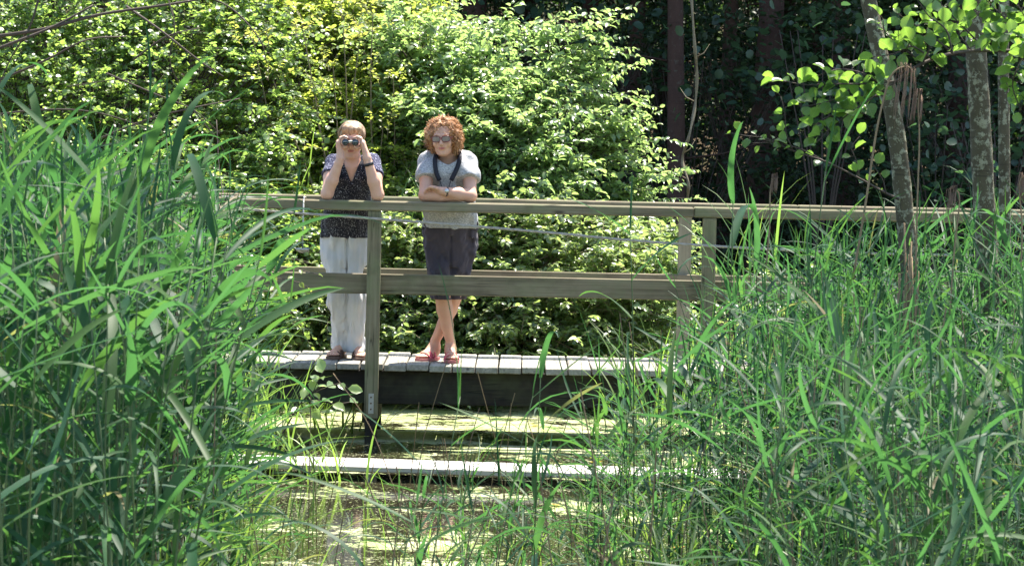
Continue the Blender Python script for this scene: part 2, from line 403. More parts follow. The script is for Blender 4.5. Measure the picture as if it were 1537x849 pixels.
def build_rope():
    c = [P(-60, 262, -.13), P(190, 292, -.13), P(350, 312, -.125), P(560, 328, -.118), P(800, 347, -.12), P(950, 361, -.12), P(1100, 371, -.12), P(1300, 380, -.12), P(1480, 384, -.12), P(1640, 388, -.12)]
    pts = curve_pts(c, 90); b = Bag(); b.tube(pts, .006, 8)
    # three twisted strands laid round the core
    t = np.arange(len(pts)*6); s = np.interp(t/6, np.arange(len(pts)), np.arange(len(pts)))
    Pp = np.stack([np.interp(s, np.arange(len(pts)), pts[:, k]) for k in range(3)], -1)
    L = np.concatenate([[0], np.cumsum(np.linalg.norm(np.diff(Pp, axis=0), axis=1))])
    for k in range(3):
        a = L/.055*2*math.pi*.25+k*2.094
        b.tube(Pp+np.stack([0*a, .0045*np.cos(a), .0045*np.sin(a)], -1), .0052, 5)
    o = link('rope', b.mesh('rope', M['rope'], off=c[3])); o.location = c[3]
    tag(o, 'slack grey rope strung along the front of the bridge below the handrail', 'rope')
build_rope()
def build_gauge():
    x, _, _ = P(455, 320, -.115); e = empty('hanging_gauge', (x, -.115, 1.26))
    tag(e, 'thin metal rod with small cup hanging from the handrail left of the binocular watcher', 'hanging rod')
    b = Bag(); b.tube([(0, 0, .03), (0.002, 0, .36)], .006, 6); b.tube([(.002, 0, .36), (.006, .02, .372), (.012, .06, .37)], .006, 6)
    link('rod', b.mesh('rod', M['metal']), e)
    b = Bag(); pr = [(0, .0), (.018, .004), (.042, .016), (.05, .032), (.046, .034), (.036, .018), (0, .008)]
    n = 16; th = np.arange(n)*2*math.pi/n
    V = np.array([[r*math.cos(a), r*math.sin(a), z] for r, z in pr for a in th]); i = np.arange(len(pr)-1)[:, None]*n; j = np.arange(n)[None]; k = (j+1) % n
    b.add(V, np.stack([i+j, i+k, i+n+k, i+n+j], -1).reshape(-1, 4)); link('cup', b.mesh('cup', M['metal']), e)
build_gauge()
def build_low_plank():
    e = empty('low_boardwalk', (1.0, -2.52, .02), -.10)
    tag(e, 'narrow sun-bleached boardwalk of pale planks just above the water before the bridge', 'boardwalk')
    r = random.Random(5)
    def lb(n, x0, x1, y0, y1, z0, z1, m, bv):
        o = box(n, x0, x1, y0, y1, z0, z1, m, None, bv); o.parent = e; o.location.z -= .02; return o
    for a, b in ((-2.84, -.92), (-.912, 1.06), (1.068, 3.3), (3.31, 5.6)):
        for yy in (-.245, .005):
            o = lb('plank', a, b, yy, yy+.24, .055, .092, M['lowplank'], .006); o.rotation_euler = (0, r.uniform(-.003, .003), r.uniform(-.004, .004))
    for xx in (-2.5, -.9, 1.0, 3.0):
        lb('bearer', xx-.05, xx+.05, -.23, .23, -.06, .052, M['beam'], .004)
        for s in (-1, 1): lb('stake', xx-.03, xx+.03, s*.29-.03, s*.29+.03, -.4, .05, M['beam'], .004)
build_low_plank()

# ------------------------------------------------------------------ leaves and shoots
def leaf_template(kind):
    """leaf along +Y, normal +Z, length 1, origin at the stalk; returns V, Q, T"""
    if kind == 'broad':   st = [(.0, 0), (.22, .21), (.52, .27), (.80, .15), (1.0, 0)]; dz = [0, .03, .0, -.09, -.24]; fold = .07
    elif kind == 'round': st = [(.0, 0), (.18, .30), (.5, .43), (.82, .30), (.97, 0)]; dz = [0, .02, .02, -.04, -.10]; fold = .05
    elif kind == 'cupped': st = [(.0, 0), (.10, .20), (.34, .41), (.60, .44), (.84, .27), (.97, .0)]; dz = [0, .03, .05, .02, -.07, -.17]; fold = .11
    elif kind == 'oval':  st = [(.0, 0), (.25, .27), (.55, .33), (.84, .17), (1.0, 0)]; dz = [0, .02, .0, -.06, -.16]; fold = .09
    elif kind == 'low':   st = [(.0, 0), (.45, .30), (1.0, 0)]; dz = [0, .03, -.15]; fold = .08
    V = []; Q = []; T = []
    for i, (y, wd) in enumerate(st):
        if wd == 0: V.append((0, y, dz[i]))
        else: V += [(-wd, y, dz[i]+fold), (0, y, dz[i]-fold*.3), (wd, y, dz[i]+fold)]
    m = len(st)
    a = [0]+[1+3*(i-1) for i in range(1, m-1)]+[1+3*(m-2)]
    T += [(0, a[1]+1, a[1]), (0, a[1]+2, a[1]+1)]
    for i in range(1, m-2):
        Q += [(a[i], a[i]+1, a[i+1]+1, a[i+1]), (a[i]+1, a[i]+2, a[i+1]+2, a[i+1]+1)]
    l = a[m-2]; t = a[m-1]; T += [(l, l+1, t), (l+1, l+2, t)]
    return np.array(V, float), np.array(Q).reshape(-1, 4), np.array(T)
LEAF = {k: leaf_template(k) for k in ('broad', 'round', 'oval', 'low', 'cupped')}
def frames(d, n):
    d = nrm(d); s = nrm(np.cross(d, n)); n2 = np.cross(s, d)
    return np.stack([s, d, n2], -1)                      # columns
def scatter(bag, kind, pos, d, n, size, tint):
    V, Q, T = LEAF[kind]; Mx = frames(d, n)*np.asarray(size)[:, None, None]
    W = np.einsum('nij,vj->nvi', Mx, V)+pos[:, None]; N = len(pos); k = len(V); off = np.arange(N)[:, None, None]*k
    bag.add(W.reshape(-1, 3), (Q[None]+off).reshape(-1, 4) if len(Q) else None, (T[None]+off).reshape(-1, 3), np.repeat(tint, k))
def shoots(base, dirs, L, nleaf, size, droop=.25, flat=.8, tint0=None, sd=.35, ang=1.0, start=.12):
    """leafy shoots: returns leaf arrays (pos, d, n, size, tint) and stem polylines (N,5,3)"""
    N = len(base); dirs = nrm(dirs); L = np.broadcast_to(L, (N,))
    def cur(t): return base[:, None]+L[:, None, None]*(dirs[:, None]*t[..., None]+np.array([0, 0, -1.0])*(droop*t**2)[..., None])
    t = np.linspace(start, 1, nleaf)[None]+rng.normal(0, .02, (N, nleaf)); p = cur(t)
    tan = nrm(dirs[:, None]+np.array([0, 0, -1.0])*(2*droop*t)[..., None])
    side = nrm(np.cross(tan, np.array([0, 0, 1.0])+rng.normal(0, .25, tan.shape)))
    sg = np.where(np.arange(nleaf) % 2 == 0, 1, -1)[None, :, None]
    last = (np.arange(nleaf) >= nleaf-1)[None, :, None]
    d = nrm(tan*.55+np.where(last, 0, side*sg*ang)+rng.normal(0, sd, tan.shape)+np.array([0, 0, -.12]))
    n = nrm(np.array([0, 0, 1.0])*flat+rng.normal(0, .38, tan.shape)-d*.1)
    sz = size*rng.uniform(.6, 1.15, (N, nleaf))*(1-.35*np.clip((t-.75)/.25, 0, 1))
    tn = (rng.uniform(0, 1, (N, 1)) if tint0 is None else np.asarray(tint0)[:, None])+rng.normal(0, .09, (N, nleaf))
    ts = np.linspace(0, 1, 5)[None]*np.ones((N, 1)); st = cur(ts)
    return (p.reshape(-1, 3), d.reshape(-1, 3), n.reshape(-1, 3), sz.ravel(), np.abs(tn).ravel() % 1.0), st
def stems_bag(bag, st, r0, r1=None, n=3):
    N, m, _ = st.shape; r1 = r0*.45 if r1 is None else r1
    t = nrm(np.gradient(st, axis=1)); a = nrm(np.cross(t, np.array([.13, .21, 1.0]))); b = np.cross(t, a)
    th = np.arange(n)*2*math.pi/n; r = np.linspace(1, 0, m)[None, :, None, None]*(np.broadcast_to(r0, (N,))-np.broadcast_to(r1, (N,)))[:, None, None, None]+np.broadcast_to(r1, (N,))[:, None, None, None]
    V = st[:, :, None]+r*(a[:, :, None]*np.cos(th)[None, None, :, None]+b[:, :, None]*np.sin(th)[None, None, :, None])
    i = np.arange(m-1)[:, None]*n; j = np.arange(n)[None]; k = (j+1) % n
    q = np.stack([i+j, i+k, i+n+k, i+n+j], -1).reshape(-1, 4)
    Q = (q[None]+np.arange(N)[:, None, None]*(m*n)).reshape(-1, 4)
    bag.add(V.reshape(-1, 3), Q)
LEAFMESH = {}
def leaf_objs(parent, kind, mat, arr, limit, name='leaf', thick_stalk=False):
    """the largest leaves as objects of their own; returns the rest of the arrays"""
    pos, d, n, sz, tn = arr
    if (kind, mat.name) not in LEAFMESH:
        V, Q, T = LEAF[kind]; LEAFMESH[(kind, mat.name)] = mesh('leaf', V, [x for x in (Q, T) if len(x)], True, np.zeros(len(V)), mat)
    me = LEAFMESH[(kind, mat.name)]
    Mx = frames(d, n); base = Vector(parent.matrix_basis.translation)
    pw = parent; off = Vector((0, 0, 0))
    while pw is not None: off += pw.location; pw = pw.parent
    key = (pos-CAM)[:, 1]; order = np.argsort(key)[:limit] if limit < len(pos) else np.arange(len(pos))
    for i in order:
        o = bpy.data.objects.new(name, me); COL.objects.link(o); o.parent = parent
        m3 = Matrix([[*Mx[i][0]], [*Mx[i][1]], [*Mx[i][2]]]); o.matrix_basis = Matrix.LocRotScale(Vector(pos[i])-off, m3.to_quaternion(), Vector((sz[i],)*3))
    keep = np.ones(len(pos), bool); keep[order] = False
    return pos[keep], d[keep], n[keep], sz[keep], tn[keep]

def spray(center, outdir, nsh, rad, L):
    """bases and directions of a layered spray of shoots round a branch end"""
    o = nrm(outdir)
    b = center+rng.normal(0, 1, (nsh, 3))*np.array([rad, rad, rad*.45])
    d = o*1.0+rng.normal(0, .42, (nsh, 3))*np.array([1, 1, .55])
    return b, nrm(d), L*rng.uniform(.6, 1.15, nsh)

def shrub(name, label, cat, lobes, mat, kind, size, nleaf, group=None, L=.5, droop=.25, per=14, rad=.16, root=None, nobj=0, stem_mat=None, flat=.8, branch_r=.012, tips=None):
    """lobes: (N,3) branch ends with outward directions; every lobe is a spray on a real branch from the root"""
    pos, dr = lobes; root = np.array(root, float)
    e = empty(name, root); tag(e, label, cat, group)
    bs = []; ds = []; Ls = []; tint = []; bb = Bag(); stm = []
    for c, o in zip(pos, dr):
        b, d, l = spray(c, o, per, rad, L); bs.append(b); ds.append(d); Ls.append(l); tint.append(np.full(per, rng.uniform())+rng.normal(0, .1, per))
        mid = root*.45+c*.55+np.array([rng.normal(0, .12), rng.normal(0, .12), .15+rng.uniform(0, .3)])
        r0 = root+np.array([rng.normal(0, .25), rng.normal(0, .2), 0]); 
        tt = np.linspace(0, 1, 6)[:, None]; stm.append((1-tt)**2*r0+2*tt*(1-tt)*mid+tt**2*c)
    stems_bag(bb, np.array(stm), branch_r, branch_r*.3, 5)
    arr, st = shoots(np.vstack(bs), np.vstack(ds), np.concatenate(Ls), nleaf, size, droop, flat, np.abs(np.concatenate(tint)))
    stems_bag(bb, st, .0035, .0015, 3)
    link('branch', bb.mesh('branch', stem_mat or M['twig'], off=root), e)
    if nobj: arr = leaf_objs(e, kind, mat, arr, nobj)
    fb = Bag(); scatter(fb, kind, *arr)
    o = link('foliage', fb.mesh('foliage', mat, True, off=root), e); o['kind'] = 'stuff'
    return e

# pixel outlines of the shrub masses become lobes at real depths
def region_lobes(n, poly, y0, y1, seed=0, outw=(0, -.8, .55), spread=.55):
    """random lobes inside a pixel polygon, spread through a real depth range y0..y1 (m)"""
    r = np.random.default_rng(seed); poly = np.array(poly, float); lo = poly.min(0); hi = poly.max(0); out = []
    while len(out) < n:
        p = r.uniform(lo, hi); ins = False
        for i in range(len(poly)):
            a, b = poly[i], poly[i-1]
            if (a[1] > p[1]) != (b[1] > p[1]) and p[0] < (b[0]-a[0])*(p[1]-a[1])/(b[1]-a[1])+a[0]: ins = not ins
        if ins:
            # the mass leans back: low branches stand forward, high ones further behind, as on a bank
            f = np.clip((540-p[1])/600, 0, 1); yy = y0+(y1-y0)*f+abs(r.normal(0, .32)); out.append(P(p[0], p[1], yy))
    out = np.array(out); c = out.mean(0)
    d = nrm(np.array(outw)+.35*nrm(out-c)+r.normal(0, spread, out.shape))
    return out, d

# dogwood (large, right part outlined against the dark wood)
main_poly = [(520, -60), (560, -60), (625, 40), (710, 90), (770, 150), (820, 220), (850, 290), (890, 350), (910, 420), (920, 560), (480, 560), (430, 300), (500, 100)]
A, B = region_lobes(230, main_poly, 3.2, 6.4, 1)
A3, B3 = region_lobes(80, [(600, 70), (700, 80), (780, 150), (815, 220), (850, 310), (640, 330)], 3.1, 4.9, 21, (.1, -.7, .6))
edge = [(845, 52, 4.8, 893, 34), (850, 88, 4.9, 920, 74), (860, 140, 4.6, 915, 136), (895, 178, 4.4, 955, 174), (900, 215, 4.4, 925, 205), (880, 235, 4.5, 930, 228),
        (945, 283, 4.3, 1008, 264), (900, 290, 4.3, 975, 290), (745, 48, 5.0, 800, 30), (840, 112, 4.6, 885, 100), (930, 330, 4.2, 985, 318), (950, 370, 4.1, 1000, 372), (955, 430, 4.1, 1005, 440), (955, 490, 4.0, 1010, 500)]
Ea = np.array([P(a, b, y) for a, b, y, *_ in edge]); Eb = nrm(np.array([P(c, d, y) for _, _, y, c, d in edge])-Ea)
shrub('dogwood_shrub', 'big glossy-leaved shrub behind the two women, its sprays reaching right against the dark wood', 'shrub',
      (np.vstack([A, A3, Ea, Ea+np.array([-.12, .1, -.05])]), np.vstack([B, B3, Eb, Eb])), M['leaf_dog'], 'broad', .080, 13, L=.42, per=15, rad=.15, root=(.1, 5.6, .2), nobj=150, droop=.18)
# fresh yellow green shrub left of it
A, B = region_lobes(200, [(330, -60), (590, -60), (640, 60), (700, 160), (680, 260), (560, 300), (480, 330), (420, 560), (330, 560), (320, 200)], 3.0, 5.6, 2)
shrub('fresh_shrub', 'yellow-green shrub with pale new leaves rising behind the woman with binoculars', 'shrub', (A, B), M['leaf_yel'], 'oval', .058, 13, L=.38, per=15, rad=.14, root=(-1.5, 5.0, .2), nobj=80, stem_mat=M['twig_pale'])
# reddish and yellow young tips, held out on long shoots
tips = [(455, 48), (515, 40), (540, 60), (470, 150), (560, 20), (590, 118), (410, 120), (430, 190), (620, 240), (380, 60), (500, 100), (575, 190)]
A = np.array([P(x, y, 3.7+.15*(i % 3)) for i, (x, y) in enumerate(tips)]); B = nrm(np.tile([.2, -.5, .8], (len(tips), 1)))
M['leaf_tip'] = leaf_mat('leaf_tip', [(.15, .20, .05), (.18, .21, .05), (.19, .17, .06), (.14, .19, .04)], (.55, .62, .10), .4, .5)
shrub('young_shoot_shrub', 'slender shrub whose shoots end in yellowish young leaves above the binocular watcher', 'shrub', (A, B), M['leaf_tip'], 'oval', .045, 9, L=.26, per=7, rad=.09, root=(-1.3, 4.6, .2), stem_mat=M['twig_pale'])
# brambles low behind the deck
A, B = region_lobes(190, [(330, 330), (640, 300), (900, 330), (1010, 340), (1040, 560), (330, 560)], 2.75, 4.3, 4, (0, -.7, .7))
shrub('bramble_thicket', 'low bramble thicket with pale glinting leaves just behind the bridge deck', 'bramble', (A, B), M['leaf_bram'], 'oval', .062, 11, L=.33, per=12, rad=.16, root=(-.6, 3.9, .2), nobj=120, droop=.4, flat=.9, stem_mat=M['twig_pale'])
A, B = region_lobes(40, [(980, 440), (1250, 440), (1400, 480), (1400, 560), (980, 560)], 2.9, 4.5, 14, (0, -.7, .7))
shrub('bramble_patch', 'small sunlit bramble patch behind the right-hand railing posts', 'bramble', (A, B), M['leaf_bram'], 'oval', .06, 9, L=.3, per=8, rad=.2, root=(2.2, 3.9, .2), droop=.4)
# left: round leaved shrub, nearer, with bare dark branches
A, B = region_lobes(300, [(-80, -60), (400, -60), (440, 60), (430, 330), (400, 560), (-80, 560)], 1.9, 4.8, 6, (.1, -.7, .5))
e = shrub('buckthorn_shrub', 'tangled shrub with small round leaves and bare dark branches filling the upper left', 'shrub', (A, B), M['leaf_left'], 'round', .050, 12, L=.36, per=13, rad=.16, root=(-3.4, 4.2, .2), nobj=150, droop=.3, branch_r=.014)
bb = Bag()
for pts, r in [([(-60, 62, 2.2), (60, 45, 2.1), (150, 22, 2.2), (260, 6, 2.3), (360, -12, 2.5)], .022), ([(-60, 95, 2.0), (10, 68, 2.0), (80, 40, 2.1), (140, 8, 2.2)], .02),
               ([(190, 10, 2.3), (240, 45, 2.0), (300, 92, 1.9), (335, 115, 2.0)], .012), ([(200, 90, 2.2), (250, 55, 2.1), (300, 42, 2.2)], .01),
               ([(300, -10, 2.2), (350, 15, 2.1), (390, 60, 2.0), (400, 95, 2.1)], .01), ([(120, 220, 2.2), (220, 180, 2.0), (290, 162, 1.9), (360, 148, 2.1)], .011),
               ([(160, 110, 2.4), (230, 140, 2.2), (290, 165, 2.1), (330, 200, 2.3)], .009), ([(-60, 180, 2.6), (60, 165, 2.3), (150, 170, 2.3), (240, 200, 2.5)], .012),
               ([(0, 120, 2.3), (70, 90, 2.2), (130, 60, 2.2), (190, 55, 2.4)], .013), ([(0, 260, 2.2), (80, 230, 2.1), (160, 215, 2.1), (230, 225, 2.2)], .008), ([(250, -10, 2.2), (262, 40, 2.1), (255, 90, 2.1), (270, 130, 2.2)], .007), ([(60, -10, 2.1), (45, 40, 2.1), (15, 90, 2.2), (-10, 150, 2.2)], .012), ([(290, 165, 1.9), (310, 190, 1.9), (330, 215, 2.0), (350, 262, 2.1)], .007), ([(100, 130, 2.2), (180, 120, 2.1), (250, 128, 2.1)], .006), ([(390, 380, 2.0), (345, 320, 1.9), (330, 260, 2.1), (325, 180, 2.3)], .009)]:
    q = curve_pts([P(a, b, c-.75) for a, b, c in pts], 20); bb.tube(q, np.linspace(r*.75, r*.35, len(q)), 6)
o = link('bare_branch', bb.mesh('bare_branch', M['twig'], off=e.location), e)

# ------------------------------------------------------------------ the dark wood behind
def crown_mesh(seed, n, rx, rz, leaf, mat, kind='low'):
    r = np.random.default_rng(seed); cl = nrm(r.normal(0, 1, (60, 3)))*r.uniform(.35, 1, (60, 1))**.5*np.array([rx, rx, rz])
    c = cl[r.integers(0, 60, n)]+r.normal(0, .55, (n, 3)); d = nrm(r.normal(0, 1, (n, 3))*np.array([1, 1, .4])); nn = nrm(np.array([0, 0, 1.0])+r.normal(0, .5, (n, 3)))
    b = Bag(); scatter(b, kind, c, d, nn, leaf*r.uniform(.6, 1.2, n), r.uniform(0, 1, n)); return b.mesh('crown', mat)
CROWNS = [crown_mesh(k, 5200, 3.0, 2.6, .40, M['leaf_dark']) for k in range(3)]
trunk_spots = [(1015, 14, .12, 'reddish-brown forest trunk nearest the hanging vine', -.02), (1135, 16, .20, 'broad dark forest trunk right of the hanging vine', .01), (930, 19, .13, 'dark forest trunk just beyond the tip of the dogwood sprays', .02),
    (1260, 18, .15, None, -.02), (1215, 21, .13, None, .01), (1075, 19, .12, None, .03), (1420, 17, .15, None, .02), (1550, 16, .18, None, -.02), (870, 20, .14, None, 0), (700, 18, .2, None, 0), (500, 18, .2, None, 0), (300, 19, .2, None, 0), (60, 19, .2, None, 0),
    (1330, 24, .16, None, .01), (1180, 27, .14, None, -.03), (980, 25, .14, None, .02), (780, 26, .2, None, 0), (1500, 24, .16, None, 0), (1800, 16, .2, None, 0), (2050, 19, .2, None, 0), (1900, 26, .2, None, 0), (-250, 18, .2, None, 0)]
for i, (px, y, r, lab, lean) in enumerate(trunk_spots):
    bx, _, _ = P(px, 500, y); bz = float(ground_z(np.array([bx]), np.array([y]))[0])
    e = empty('forest_tree', (bx, y, bz))
    tag(e, lab or 'dark forest tree trunk standing in deep shade behind the bridge', 'tree', 'dark forest trunks behind the shrubs')
    h = 11+1.5*math.sin(i*2.3); ctrl = [(0, 0, -.3), (lean*2, 0, 1.5), (lean*5+.05*math.sin(i), 0, 3.6), (lean*9, .1, 6.5), (lean*12, .2, h)]
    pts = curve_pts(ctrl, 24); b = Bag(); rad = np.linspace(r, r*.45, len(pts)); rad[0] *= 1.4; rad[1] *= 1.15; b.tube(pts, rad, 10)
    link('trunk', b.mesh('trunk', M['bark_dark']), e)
    b = Bag()
    for k in range(7):
        z = 4.5+k*.9; a = k*2.4+i; q = np.array([np.interp(z, pts[:, 2], pts[:, 0]), 0, z]); dd = np.array([math.cos(a), math.sin(a), .45])
        b = Bag(); b.tube(np.array([q, q+dd*.9, q+dd*1.9+[0, 0, .25], q+dd*2.8+[0, 0, .7]]), [.05, .035, .02, .008], 5); link('limb', b.mesh('limb', M['bark_dark']), e)
    if i < 8:
        for k in range(3):
            z = 1.6+k*.8+.3*math.sin(i+k); a = math.pi*(k % 2)+.3*k+i; q = np.array([np.interp(z, pts[:, 2], pts[:, 0]), 0, z]); dd = np.array([math.cos(a), math.sin(a)*.4, .15])
            b = Bag(); b.tube(np.array([q, q+dd*.5, q+dd*1.0+[0, 0, .08], q+dd*1.5+[0, 0, .05]]), [.014, .01, .006, .003], 4); link('limb', b.mesh('limb', M['bark_dark']), e)
    c = link('crown', CROWNS[i % 3], e); c.location = (lean*10, .6, h-2.6); c.rotation_euler = (0, 0, i*1.3); c.scale = (1.0+.12*math.sin(i), 1.0, 1.0)
# second storey: crowns of saplings and understorey bushes that close the view
def bush_mesh(seed, n, leaf, kind, mat, rx=1.6, rz=1.5):
    r = np.random.default_rng(seed); cl = r.uniform(-1, 1, (46, 3))*np.array([rx, .9, rz]); c = cl[r.integers(0, 46, n)]+r.normal(0, .2, (n, 3))*np.array([1.3, 1, .6])
    d = nrm(r.normal(0, 1, (n, 3))*np.array([1, 1, .5])+np.array([0, -.2, -.15])); nn = nrm(np.array([0, -.25, 1.0])+r.normal(0, .45, (n, 3)))
    b = Bag(); scatter(b, kind, c, d, nn, leaf*r.uniform(.6, 1.2, n), r.uniform(0, 1, n)); return b.mesh('foliage', mat)
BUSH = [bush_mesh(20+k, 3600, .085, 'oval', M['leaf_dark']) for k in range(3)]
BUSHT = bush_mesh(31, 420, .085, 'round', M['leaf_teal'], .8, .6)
twb = Bag(); stt = []
for k in range(26):
    a = rng.uniform(0, 2*math.pi); stt.append(np.array([[0, 0, -1.9], [math.cos(a)*.3, math.sin(a)*.2, -.9], [math.cos(a)*.8, math.sin(a)*.5, 0], [math.cos(a)*1.4, math.sin(a)*.7, .9]]))
stems_bag(twb, np.array(stt), .012, .004, 4); BTW = twb.mesh('stems', M['twig'])
k = 0
for row, (y, z, n, x0, x1) in enumerate([(15.5, 1.6, 6, 1.5, 8.5), (19, 2.0, 8, -4, 9.5), (24, 2.4, 9, -7, 10.5), (29, 3.2, 10, -9, 12), (34, 4.4, 11, -10, 14), (40, 7, 12, -12, 16)]):
    for i in range(n):
        x = x0+(x1-x0)*(i+.5)/n+rng.uniform(-.4, .4); gz = float(ground_z(np.array([x]), np.array([y]))[0])
        e = empty('understorey_bush', (x, y+rng.uniform(-.8, .8), gz)); tag(e, 'dark leafy bush in the deep shade of the wood behind the bridge', 'bush', 'understorey bushes in the dark wood')
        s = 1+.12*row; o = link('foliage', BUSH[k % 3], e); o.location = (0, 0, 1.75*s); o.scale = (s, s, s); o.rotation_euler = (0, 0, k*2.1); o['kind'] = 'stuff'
        o = link('stem', BTW, e); o.location = (0, 0, 1.75*s); o.scale = (s, s, s); o.rotation_euler = (0, 0, k*1.1); k += 1
for px, py, y, s, lab in [(1240, 90, 13, 1.3, 'shaded bush with small blue-green round leaves left of the leaning alder'), (1500, 230, 12, 1.2, 'shaded blue-green bush seen between the two right-hand alder trunks'), (1410, 200, 14, 1.2, 'dim blue-green bush behind the leaning alder trunk'), (860, 60, 15, 1.4, 'dim bush in the shade above the top of the dogwood')]:
    x, yy, z = P(px, py, y); gz = float(ground_z(np.array([x]), np.array([y]))[0]); e = empty('shade_bush', (x, y, gz)); tag(e, lab, 'bush')
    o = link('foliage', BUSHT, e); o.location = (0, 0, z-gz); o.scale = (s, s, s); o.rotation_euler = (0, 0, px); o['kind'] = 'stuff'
    b = Bag()
    for q in range(8):
        a = q*.8; b.tube(curve_pts([(0, 0, 0), (math.cos(a)*.15, math.sin(a)*.1, (z-gz)*.5), (math.cos(a)*.5, math.sin(a)*.3, (z-gz)+.3)], 8), np.linspace(.018, .005, 8), 5)
    link('stem', b.mesh('stem', M['twig']), e)
# hanging vine
c = [P(1034, -60, 7.5), P(1042, 60, 7.4), P(1046, 110, 7.5), P(1043, 160, 7.5), P(1034, 205, 7.4), P(1024, 240, 7.5), P(1033, 275, 7.4), P(1031, 320, 7.5), P(1029, 470, 7.6)]
pts = curve_pts(c, 60); b = Bag(); b.tube(pts, .014+.004*np.sin(np.arange(len(pts))*.9), 6)
for q, dx in ((10, .12), (20, -.14), (33, .1), (41, -.12)):
    p0 = pts[min(q, len(pts)-1)]; b.tube([p0, p0+[dx*.6, 0, .04], p0+[dx, -.02, .12]], [.006, .004, .002], 4)
o = link('climbing_vine', b.mesh('climbing_vine', M['twig_pale'], off=c[-1])); o.location = c[-1]; tag(o, 'pale twisted climbing vine stem hanging in front of the dark wood', 'vine')

# ------------------------------------------------------------------ alders on the right bank
def alder(ctrl, r0, r1, label, crown_at, cs, n=150):
    pts = curve_pts([P(*q) for q in ctrl], 40); base = pts[0].copy(); base[2] = -.3
    pts = np.vstack([base, pts]); e = empty('alder_tree', base); tag(e, label, 'tree')
    b = Bag(); rad = np.linspace(r0, r1, len(pts))*(1+.03*np.sin(np.arange(len(pts))*1.7)); rad[0] *= 1.35; b.tube(pts, rad, 12); link('trunk', b.mesh('trunk', M['bark_alder'], off=base), e)
    top = pts[-1]; r = np.random.default_rng(int(base[0]*100)); b = Bag(); lb = Bag()
    for k in range(12):
        a = k*2.4; q = top+np.array([0, 0, -.1+k*.05]); dd = np.array([math.cos(a), math.sin(a), .6])*cs; en = q+dd+np.array([0, 0, 1.2+k*.2])
        lb = Bag(); lb.tube(np.array([q, q+dd*.5+[0, 0, .15], en]), [.02, .013, .005], 5); link('limb', lb.mesh('limb', M['bark_alder'], off=base), e)
        m = n//12; cc = en+r.normal(0, .3, (m, 3))*cs; scatter(b, 'round', cc, r.normal(0, 1, (m, 3))*[1, 1, .4], np.array([0, 0, 1.])+r.normal(0, .4, (m, 3)), r.uniform(.05, .08, m), r.uniform(0, 1, m))
    o = link('crown', b.mesh('crown', M['leaf_alder'], off=base), e); o['kind'] = 'stuff'
    return e
AY = -6.0
ALD1 = alder([(1372, 640, AY), (1366, 420, AY), (1356, 300, AY), (1345, 200, AY), (1332, 130, AY), (1316, 60, AY), (1298, -30, AY), (1280, -160, AY)], .048, .038, 'slim alder trunk with lichen leaning left, nearest the middle of the bridge', None, .8)
ALD2 = alder([(1492, 640, AY+.3), (1482, 420, AY+.3), (1472, 200, AY+.3), (1464, 60, AY+.3), (1458, -60, AY+.3), (1450, -180, AY+.3)], .060, .046, 'thickest alder trunk with pale lichen bark standing upright at the right', None, .9)
ALD3 = alder([(1512, 640, AY+1.2), (1509, 420, AY+1.2), (1507, 200, AY+1.2), (1506, 60, AY+1.2), (1510, -100, AY+1.2)], .035, .026, 'thin alder trunk immediately right of the thickest one', None, .7)
# the low leafy branch with big translucent leaves
BY = AY-1.0
def leafy_branch(tree, label, main, subs, rad, nper, size, seed):
    r = np.random.default_rng(seed); b = Bag(); arrp = []; arrd = []; arrn = []
    pts = curve_pts([P(*q) for q in main], 30); b.tube(pts, np.linspace(rad, rad*.4, len(pts)), 6)
    for s in subs:
        q = curve_pts([P(*x) for x in s], 16); b.tube(q, np.linspace(rad*.4, .0022, len(q)), 5)
        L = np.linalg.norm(np.diff(q, axis=0), axis=1).sum(); n = max(4, int(L/nper))
        for k in range(n):
            t = 1.0 if k == n-1 else (k+.6)/n; t = min(1, t+r.normal(0, .02)); i = t*(len(q)-1); i0 = min(int(i), len(q)-2); p = q[i0]+(q[i0+1]-q[i0])*(i-i0); tan = nrm(q[i0+1]-q[i0])
            sd = nrm(np.cross(tan, [0, -.75, .65])+r.normal(0, .3, 3))*(1 if k % 2 else -1); d = nrm(tan*.6+sd*(.2 if k == n-1 else .9)+r.normal(0, .3, 3)+np.array([0, 0, .15]))
            st = p+d*.022; b.tube([p, p+d*.012, st], .0012, 3)
            arrp.append(st); arrd.append(d); arrn.append(nrm(np.array([r.normal(0, .35), .62 if r.random() < .68 else -.6, .75])+r.normal(0, .25, 3)))
    br = link('branch', b.mesh('branch', M['twig'], off=np.array(tree.location)), tree); 
    n = len(arrp); leaf_objs(br, 'cupped', M['leaf_alder_big'], (np.array(arrp), np.array(arrd), np.array(arrn), size*r.uniform(.45, 1.15, n), r.uniform(0, 1, n)), 99999)
    return n
